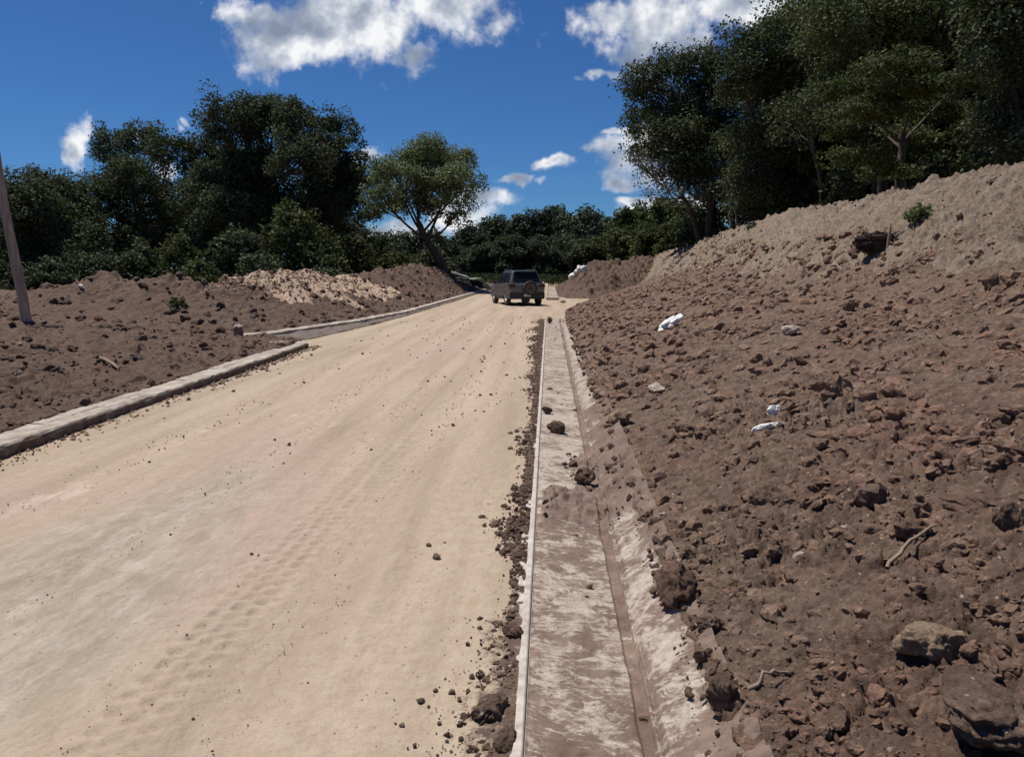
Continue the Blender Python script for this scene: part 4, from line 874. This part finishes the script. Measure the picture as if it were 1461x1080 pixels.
# ------------------------------------------------------------------ car
def car(loc, rz):
    root = link('parked_car', None, label='grey-beige compact SUV with a spare wheel on its tailgate, seen from behind on the road', cat='car', loc=loc); root.rotation_euler = (0, 0, rz)
    hw = .87
    def arc(cy, r, n=10): return [(cy+r*math.cos(a), .33+r*math.sin(a)) for a in np.linspace(0, math.pi, n)]
    fl = [(-1.98,.52),(-2.02,.75),(-2.00,.98),(-1.93,1.06),(1.0,1.00),(1.35,.96),(1.85,.84),(2.0,.66),(2.0,.42),(1.9,.30)]
    low = [(-1.90,.34)]
    prof = fl + arc(1.28,.40)[0:] + [(.86,.27),(-.82,.27)] + arc(-1.24,.40) + low   # side outline, front is +Y
    b = bmesh.new(); L = [b.verts.new((-hw, y, z)) for y, z in prof]; R_ = [b.verts.new((hw, y, z)) for y, z in prof]
    b.faces.new(L); b.faces.new(R_[::-1])
    for i in range(len(prof)): j = (i+1) % len(prof); b.faces.new((L[i], R_[i], R_[j], L[j]))
    bmesh.ops.recalc_face_normals(b, faces=b.faces)
    bmesh.ops.bevel(b, geom=[e for e in b.edges if len(e.link_faces) == 2 and e.calc_face_angle(0) > 1.2], offset=.075, segments=3, profile=.6, affect='EDGES')
    # greenhouse
    g0 = [(-1.92,1.02),(1.02,.98)]; w0, w1 = .80, .60
    sec = [(-1.93,1.04,w0),(-1.60,1.60,w1),(-1.35,1.645,w1),(-.3,1.655,w1),(.15,1.60,w1),(1.05,.98,w0)]
    Lg = [b.verts.new((-w, y, z)) for y, z, w in sec]; Rg = [b.verts.new((w, y, z)) for y, z, w in sec]
    ng = [b.faces.new(Lg), b.faces.new(Rg[::-1])]
    for i in range(len(sec)): j = (i+1) % len(sec); ng.append(b.faces.new((Lg[i], Rg[i], Rg[j], Lg[j])))
    bmesh.ops.recalc_face_normals(b, faces=b.faces)
    bmesh.ops.bevel(b, geom=[e for e in {e for f in ng for e in f.edges} if e.calc_face_angle(0) > .7], offset=.06, segments=3, profile=.6, affect='EDGES')
    me = bpy.data.meshes.new('body'); b.to_mesh(me); b.free(); link('body', me, M['paint'], root)
    # windows: proud of the greenhouse
    def side_pt(x, y, z): t = (z-1.0)/.62; return (x*(w0+(w1-w0)*t+.012), y, z)
    for sx in (-1, 1):
        for nm, q in (('rear_quarter_window', [(-1.62,1.10),(-1.15,1.08),(-1.10,1.52),(-1.42,1.52)]), ('rear_door_window', [(-1.05,1.08),(-.22,1.06),(-.26,1.54),(-1.0,1.53)]), ('front_door_window', [(-.14,1.06),(.78,1.03),(.20,1.50),(-.18,1.54)])):
            mb = MB(); o_ = [side_pt(sx, *p) for p in q]; i_ = [(p[0]-sx*.03, p[1], p[2]) for p in o_]
            mb.poly(o_); mb.poly(i_)
            for k in range(4): mb.poly([o_[k], o_[(k+1) % 4], i_[(k+1) % 4], i_[k]])
            mb.build(nm, M['glass'], root)
        mb = MB(); mb.box((sx*.56,-.6,1.685), (.04,1.7,.03), bev=.01); mb.box((sx*.56,-1.3,1.665), (.04,.08,.03)); mb.box((sx*.56,.05,1.655), (.04,.08,.05)); mb.build('roof_rail', M['black_plastic'], root)
        mb = MB(); mb.box((sx*.95,.72,1.06), (.2,.10,.14), bev=.03); mb.build('wing_mirror', M['black_plastic'], root)
        for yy in (-.95, .05): mb = MB(); mb.box((sx*.885,yy,.90), (.03,.2,.035), bev=.01); mb.build('door_handle', M['paint'], root)
        mb = MB(); mb.box((sx*.868,0,.37), (.04,1.7,.16), bev=.015); mb.build('sill_cladding', M['black_plastic'], root)
        mb = MB(); mb.box((sx*.73,-2.0,.94), (.30,.07,.17), bev=.025); mb.box((sx*.865,-1.90,.94), (.035,.22,.15), bev=.012); mb.build('tail_light', M['tail'], root)
        for yy in (-1.24, 1.28):
            w = link('wheel', None, None, root, loc=(sx*.76, yy, .335))
            mb = MB(); mb.cyl((0,0,0), .335, .21, 'X', 32, bev=.035); mb.build('tyre', M['tyre'], w, True)
            mb = MB(); mb.cyl((sx*.085,0,0), .205, .05, 'X', 24, bev=.01)
            for k in range(5): a = k*1.2566; mb.box((sx*.113, .11*math.cos(a), .11*math.sin(a)), (.012,.05,.19), Matrix.Rotation(a-math.pi/2, 3, 'X'))
            mb.build('rim', M['rim'], w)
    mb = MB(); mb.poly([(-.66,-1.905,1.14),(.66,-1.905,1.14),(.55,-1.66,1.55),(-.55,-1.66,1.55)]); mb.build('rear_window', M['glass'], root)
    mb = MB(); mb.poly([(-.72,1.03,1.05),(.72,1.03,1.05),(.55,.20,1.585),(-.55,.20,1.585)]); mb.build('windscreen', M['glass'], root)
    mb = MB(); mb.box((0,-1.60,1.615), (1.10,.22,.04), bev=.015); mb.build('roof_spoiler', M['paint'], root)
    mb = MB(); mb.box((0,-1.98,.47), (1.72,.16,.30), bev=.05); mb.build('rear_bumper', M['black_plastic'], root)
    mb = MB(); mb.box((0,-2.02,.655), (1.5,.10,.07), bev=.03); mb.build('bumper_step', M['paint'], root)
    mb = MB(); mb.box((0,-2.068,.50), (.34,.012,.12), bev=.004); mb.build('number_plate', M['plate'], root)
    mb = MB(); mb.cyl((.0,-1.8,.28), .15, .36, 'Y', 16); mb.build('silencer', M['black_plastic'], root)
    s = link('spare_wheel', None, None, root, loc=(.12,-2.10,.83))
    mb = MB(); mb.cyl((0,0,0), .335, .20, 'Y', 40, bev=.05); mb.build('tyre', M['tyre'], s, True)
    mb = MB(); mb.cyl((0,-.10,0), .24, .03, 'Y', 32, bev=.012); mb.build('wheel_cover', M['cover'], s)
    mb = MB(); mb.cyl((0,-.122,0), .07, .02, 'Y', 20, bev=.005); mb.build('hub_cap', M['black_plastic'], s)
    for sx in (-1, 1): mb = MB(); mb.box((sx*.7,-2.04,.56), (.16,.04,.05), bev=.01); mb.build('reflector', M['tail'], root)
    return root
c1, c2, c3 = gnd(705,438), gnd(722,437), gnd(768,434)
ax = math.radians(17); pr = (c2+c3)/2
fwd = Vector((-math.sin(ax), math.cos(ax), 0))
car((pr.x+fwd.x*1.2, pr.y+fwd.y*1.2, .0), ax)

# ------------------------------------------------------------------ sun, sky, camera
SUN_EL, SUN_AZ = math.radians(67), math.radians(-56)        # azimuth from +Y, negative = left
sdir = Vector((math.sin(SUN_AZ)*math.cos(SUN_EL), math.cos(SUN_AZ)*math.cos(SUN_EL), math.sin(SUN_EL)))
sl_ = bpy.data.lights.new('sun', 'SUN'); sl_.energy = 4.9; sl_.angle = math.radians(.53); sl_.color = (1, .955, .89)
so = bpy.data.objects.new('sun', sl_); C.objects.link(so); so.rotation_euler = (-sdir).to_track_quat('-Z', 'Y').to_euler()
W = bpy.data.worlds.new('World'); bpy.context.scene.world = W; W.use_nodes = True; wt = W.node_tree; wt.nodes.clear()
m = NT.__new__(NT); m.t = wt; m.tc = wt.nodes.new('ShaderNodeTexCoord')
sky = m.n('TexSky', sky_type='NISHITA', sun_disc=False, sun_elevation=SUN_EL, sun_rotation=SUN_AZ, altitude=1200, air_density=1.0, dust_density=.15, ozone_density=2.0)
skyc = m.mix(1.0, sky.outputs[0], (.245,.475,.775), 'MULTIPLY')
gen = m.tc.outputs['Generated']; sep = m.n('SeparateXYZ', {0: gen})
iy = m.math('DIVIDE', 1.0, m.math('MAXIMUM', sep.outputs[1], .05))
u = m.math('MULTIPLY', sep.outputs[0], iy); v_ = m.math('MULTIPLY', sep.outputs[2], iy)
uv = m.n('CombineXYZ', {0: u, 1: v_}).outputs[0]
wn = m.n('TexNoise', {'Vector': uv, 'Scale': 16.0, 'Detail': 4.0}, noise_dimensions='2D').outputs['Color']
uvw = m.n('VectorMath', {0: m.n('VectorMath', {0: wn, 1: (.5,.5,.5)}, operation='SUBTRACT').outputs[0], 1: (.045,.035,0), 2: uv}, operation='MULTIPLY_ADD').outputs[0]
nw = m.n('TexNoise', {'Vector': uv, 'Scale': 9.5, 'Detail': 8.0, 'Roughness': .52}, noise_dimensions='2D')
nf = m.math('SUBTRACT', nw.outputs['Fac'], .5)
dmin = None
CL = [(355,32,46,34),(390,45,56,42),(450,45,62,40),(500,30,60,45),(560,45,62,52),(625,20,70,42),(590,75,42,26),(400,80,30,18),
      (875,32,55,30),(950,30,75,48),(1050,5,70,30),(895,75,50,30),(925,60,50,34),(855,108,32,9),(985,60,60,30),(1100,-10,60,25),
      (113,212,20,26),(258,183,10,9),(268,178,9,8),(190,195,10,14),(240,240,22,16),(190,262,18,14),(524,222,24,9),(676,282,42,14),(650,312,40,26),(545,350,60,22),(10,318,22,14),(560,330,45,18),
      (740,255,24,8),(793,231,26,9),(826,214,15,11),(865,208,42,20),(905,222,50,28),(893,262,22,11),(935,250,34,22),(905,292,20,6),(975,300,60,16),(940,310,50,12),(870,186,28,6)]
for cx_, cy_, rx_, ry_ in CL:
    d = ray(cx_, cy_); uu, vv_ = d.x/d.y, d.z/d.y; su, sv = F_PX/rx_, F_PX/ry_
    q = m.n('VectorMath', {0: uvw, 1: (su, sv, 0), 2: (-uu*su, -vv_*sv, 0)}, operation='MULTIPLY_ADD').outputs[0]
    L = m.n('VectorMath', {0: q}, operation='LENGTH').outputs['Value']
    dmin = L if dmin is None else m.n('Math', {0: dmin, 1: L, 2: .35}, operation='SMOOTH_MIN').outputs[0]
nh = m.n('TexNoise', {'Vector': uv, 'Scale': 55.0, 'Detail': 5.0, 'Roughness': .6}, noise_dimensions='2D').outputs['Fac']
dens = m.math('ADD', m.math('ADD', m.math('SUBTRACT', 1.12, dmin), m.math('MULTIPLY', nf, 2.6)), m.math('MULTIPLY', m.math('SUBTRACT', nh, .5), 1.0))
cov = m.n('MapRange', {'Value': dens, 'From Min': -.24, 'From Max': .74, 'To Min': 0., 'To Max': .95}, interpolation_type='SMOOTHSTEP').outputs[0]
fwdm = m.mr(sep.outputs[1], .05, .2); cov = m.math('MULTIPLY', cov, fwdm)
n2 = m.n('TexNoise', {'Vector': m.n('VectorMath', {0: uv, 1: (.012, -.02, 0)}, operation='ADD').outputs[0], 'Scale': 9.5, 'Detail': 6.0, 'Roughness': .52}, noise_dimensions='2D')
lit = m.math('ADD', m.math('MULTIPLY', m.math('SUBTRACT', nw.outputs['Fac'], n2.outputs['Fac']), 3.4), m.mr(dens, .2, 1.45, .86, .22))
cc = m.ramp(lit, [(0., (.24,.29,.39)), (.40, (.38,.43,.52)), (.68, (.60,.64,.71)), (1., (1.0,1.0,1.0))])
bg1 = m.n('Background', {'Color': skyc, 'Strength': .085}); bg2 = m.n('Background', {'Color': cc, 'Strength': .90})
mx_ = m.n('MixShader', {0: cov, 1: bg1.outputs[0], 2: bg2.outputs[0]})
wo = wt.nodes.new('ShaderNodeOutputWorld'); wt.links.new(mx_.outputs[0], wo.inputs[0])
W.cycles.sampling_method = 'MANUAL'; W.cycles.sample_map_resolution = 512
cam = bpy.data.cameras.new('camera'); co = bpy.data.objects.new('camera', cam); C.objects.link(co)
cam.sensor_fit = 'HORIZONTAL'; cam.sensor_width = 36; cam.lens = 36*F_PX/1461; cam.clip_end = 20000; cam.clip_start = .05
co.matrix_world = Matrix(((RT.x, UP.x, -FW.x, 0), (RT.y, UP.y, -FW.y, 0), (RT.z, UP.z, -FW.z, EYE), (0, 0, 0, 1)))
sc = bpy.context.scene; sc.camera = co
sc.view_settings.view_transform = 'Standard'; sc.view_settings.look = 'None'; sc.view_settings.exposure = 0.12; sc.view_settings.gamma = 1
sc.cycles.max_bounces = 6; sc.cycles.diffuse_bounces = 3; sc.cycles.transmission_bounces = 3; sc.cycles.caustics_reflective = False; sc.cycles.caustics_refractive = False
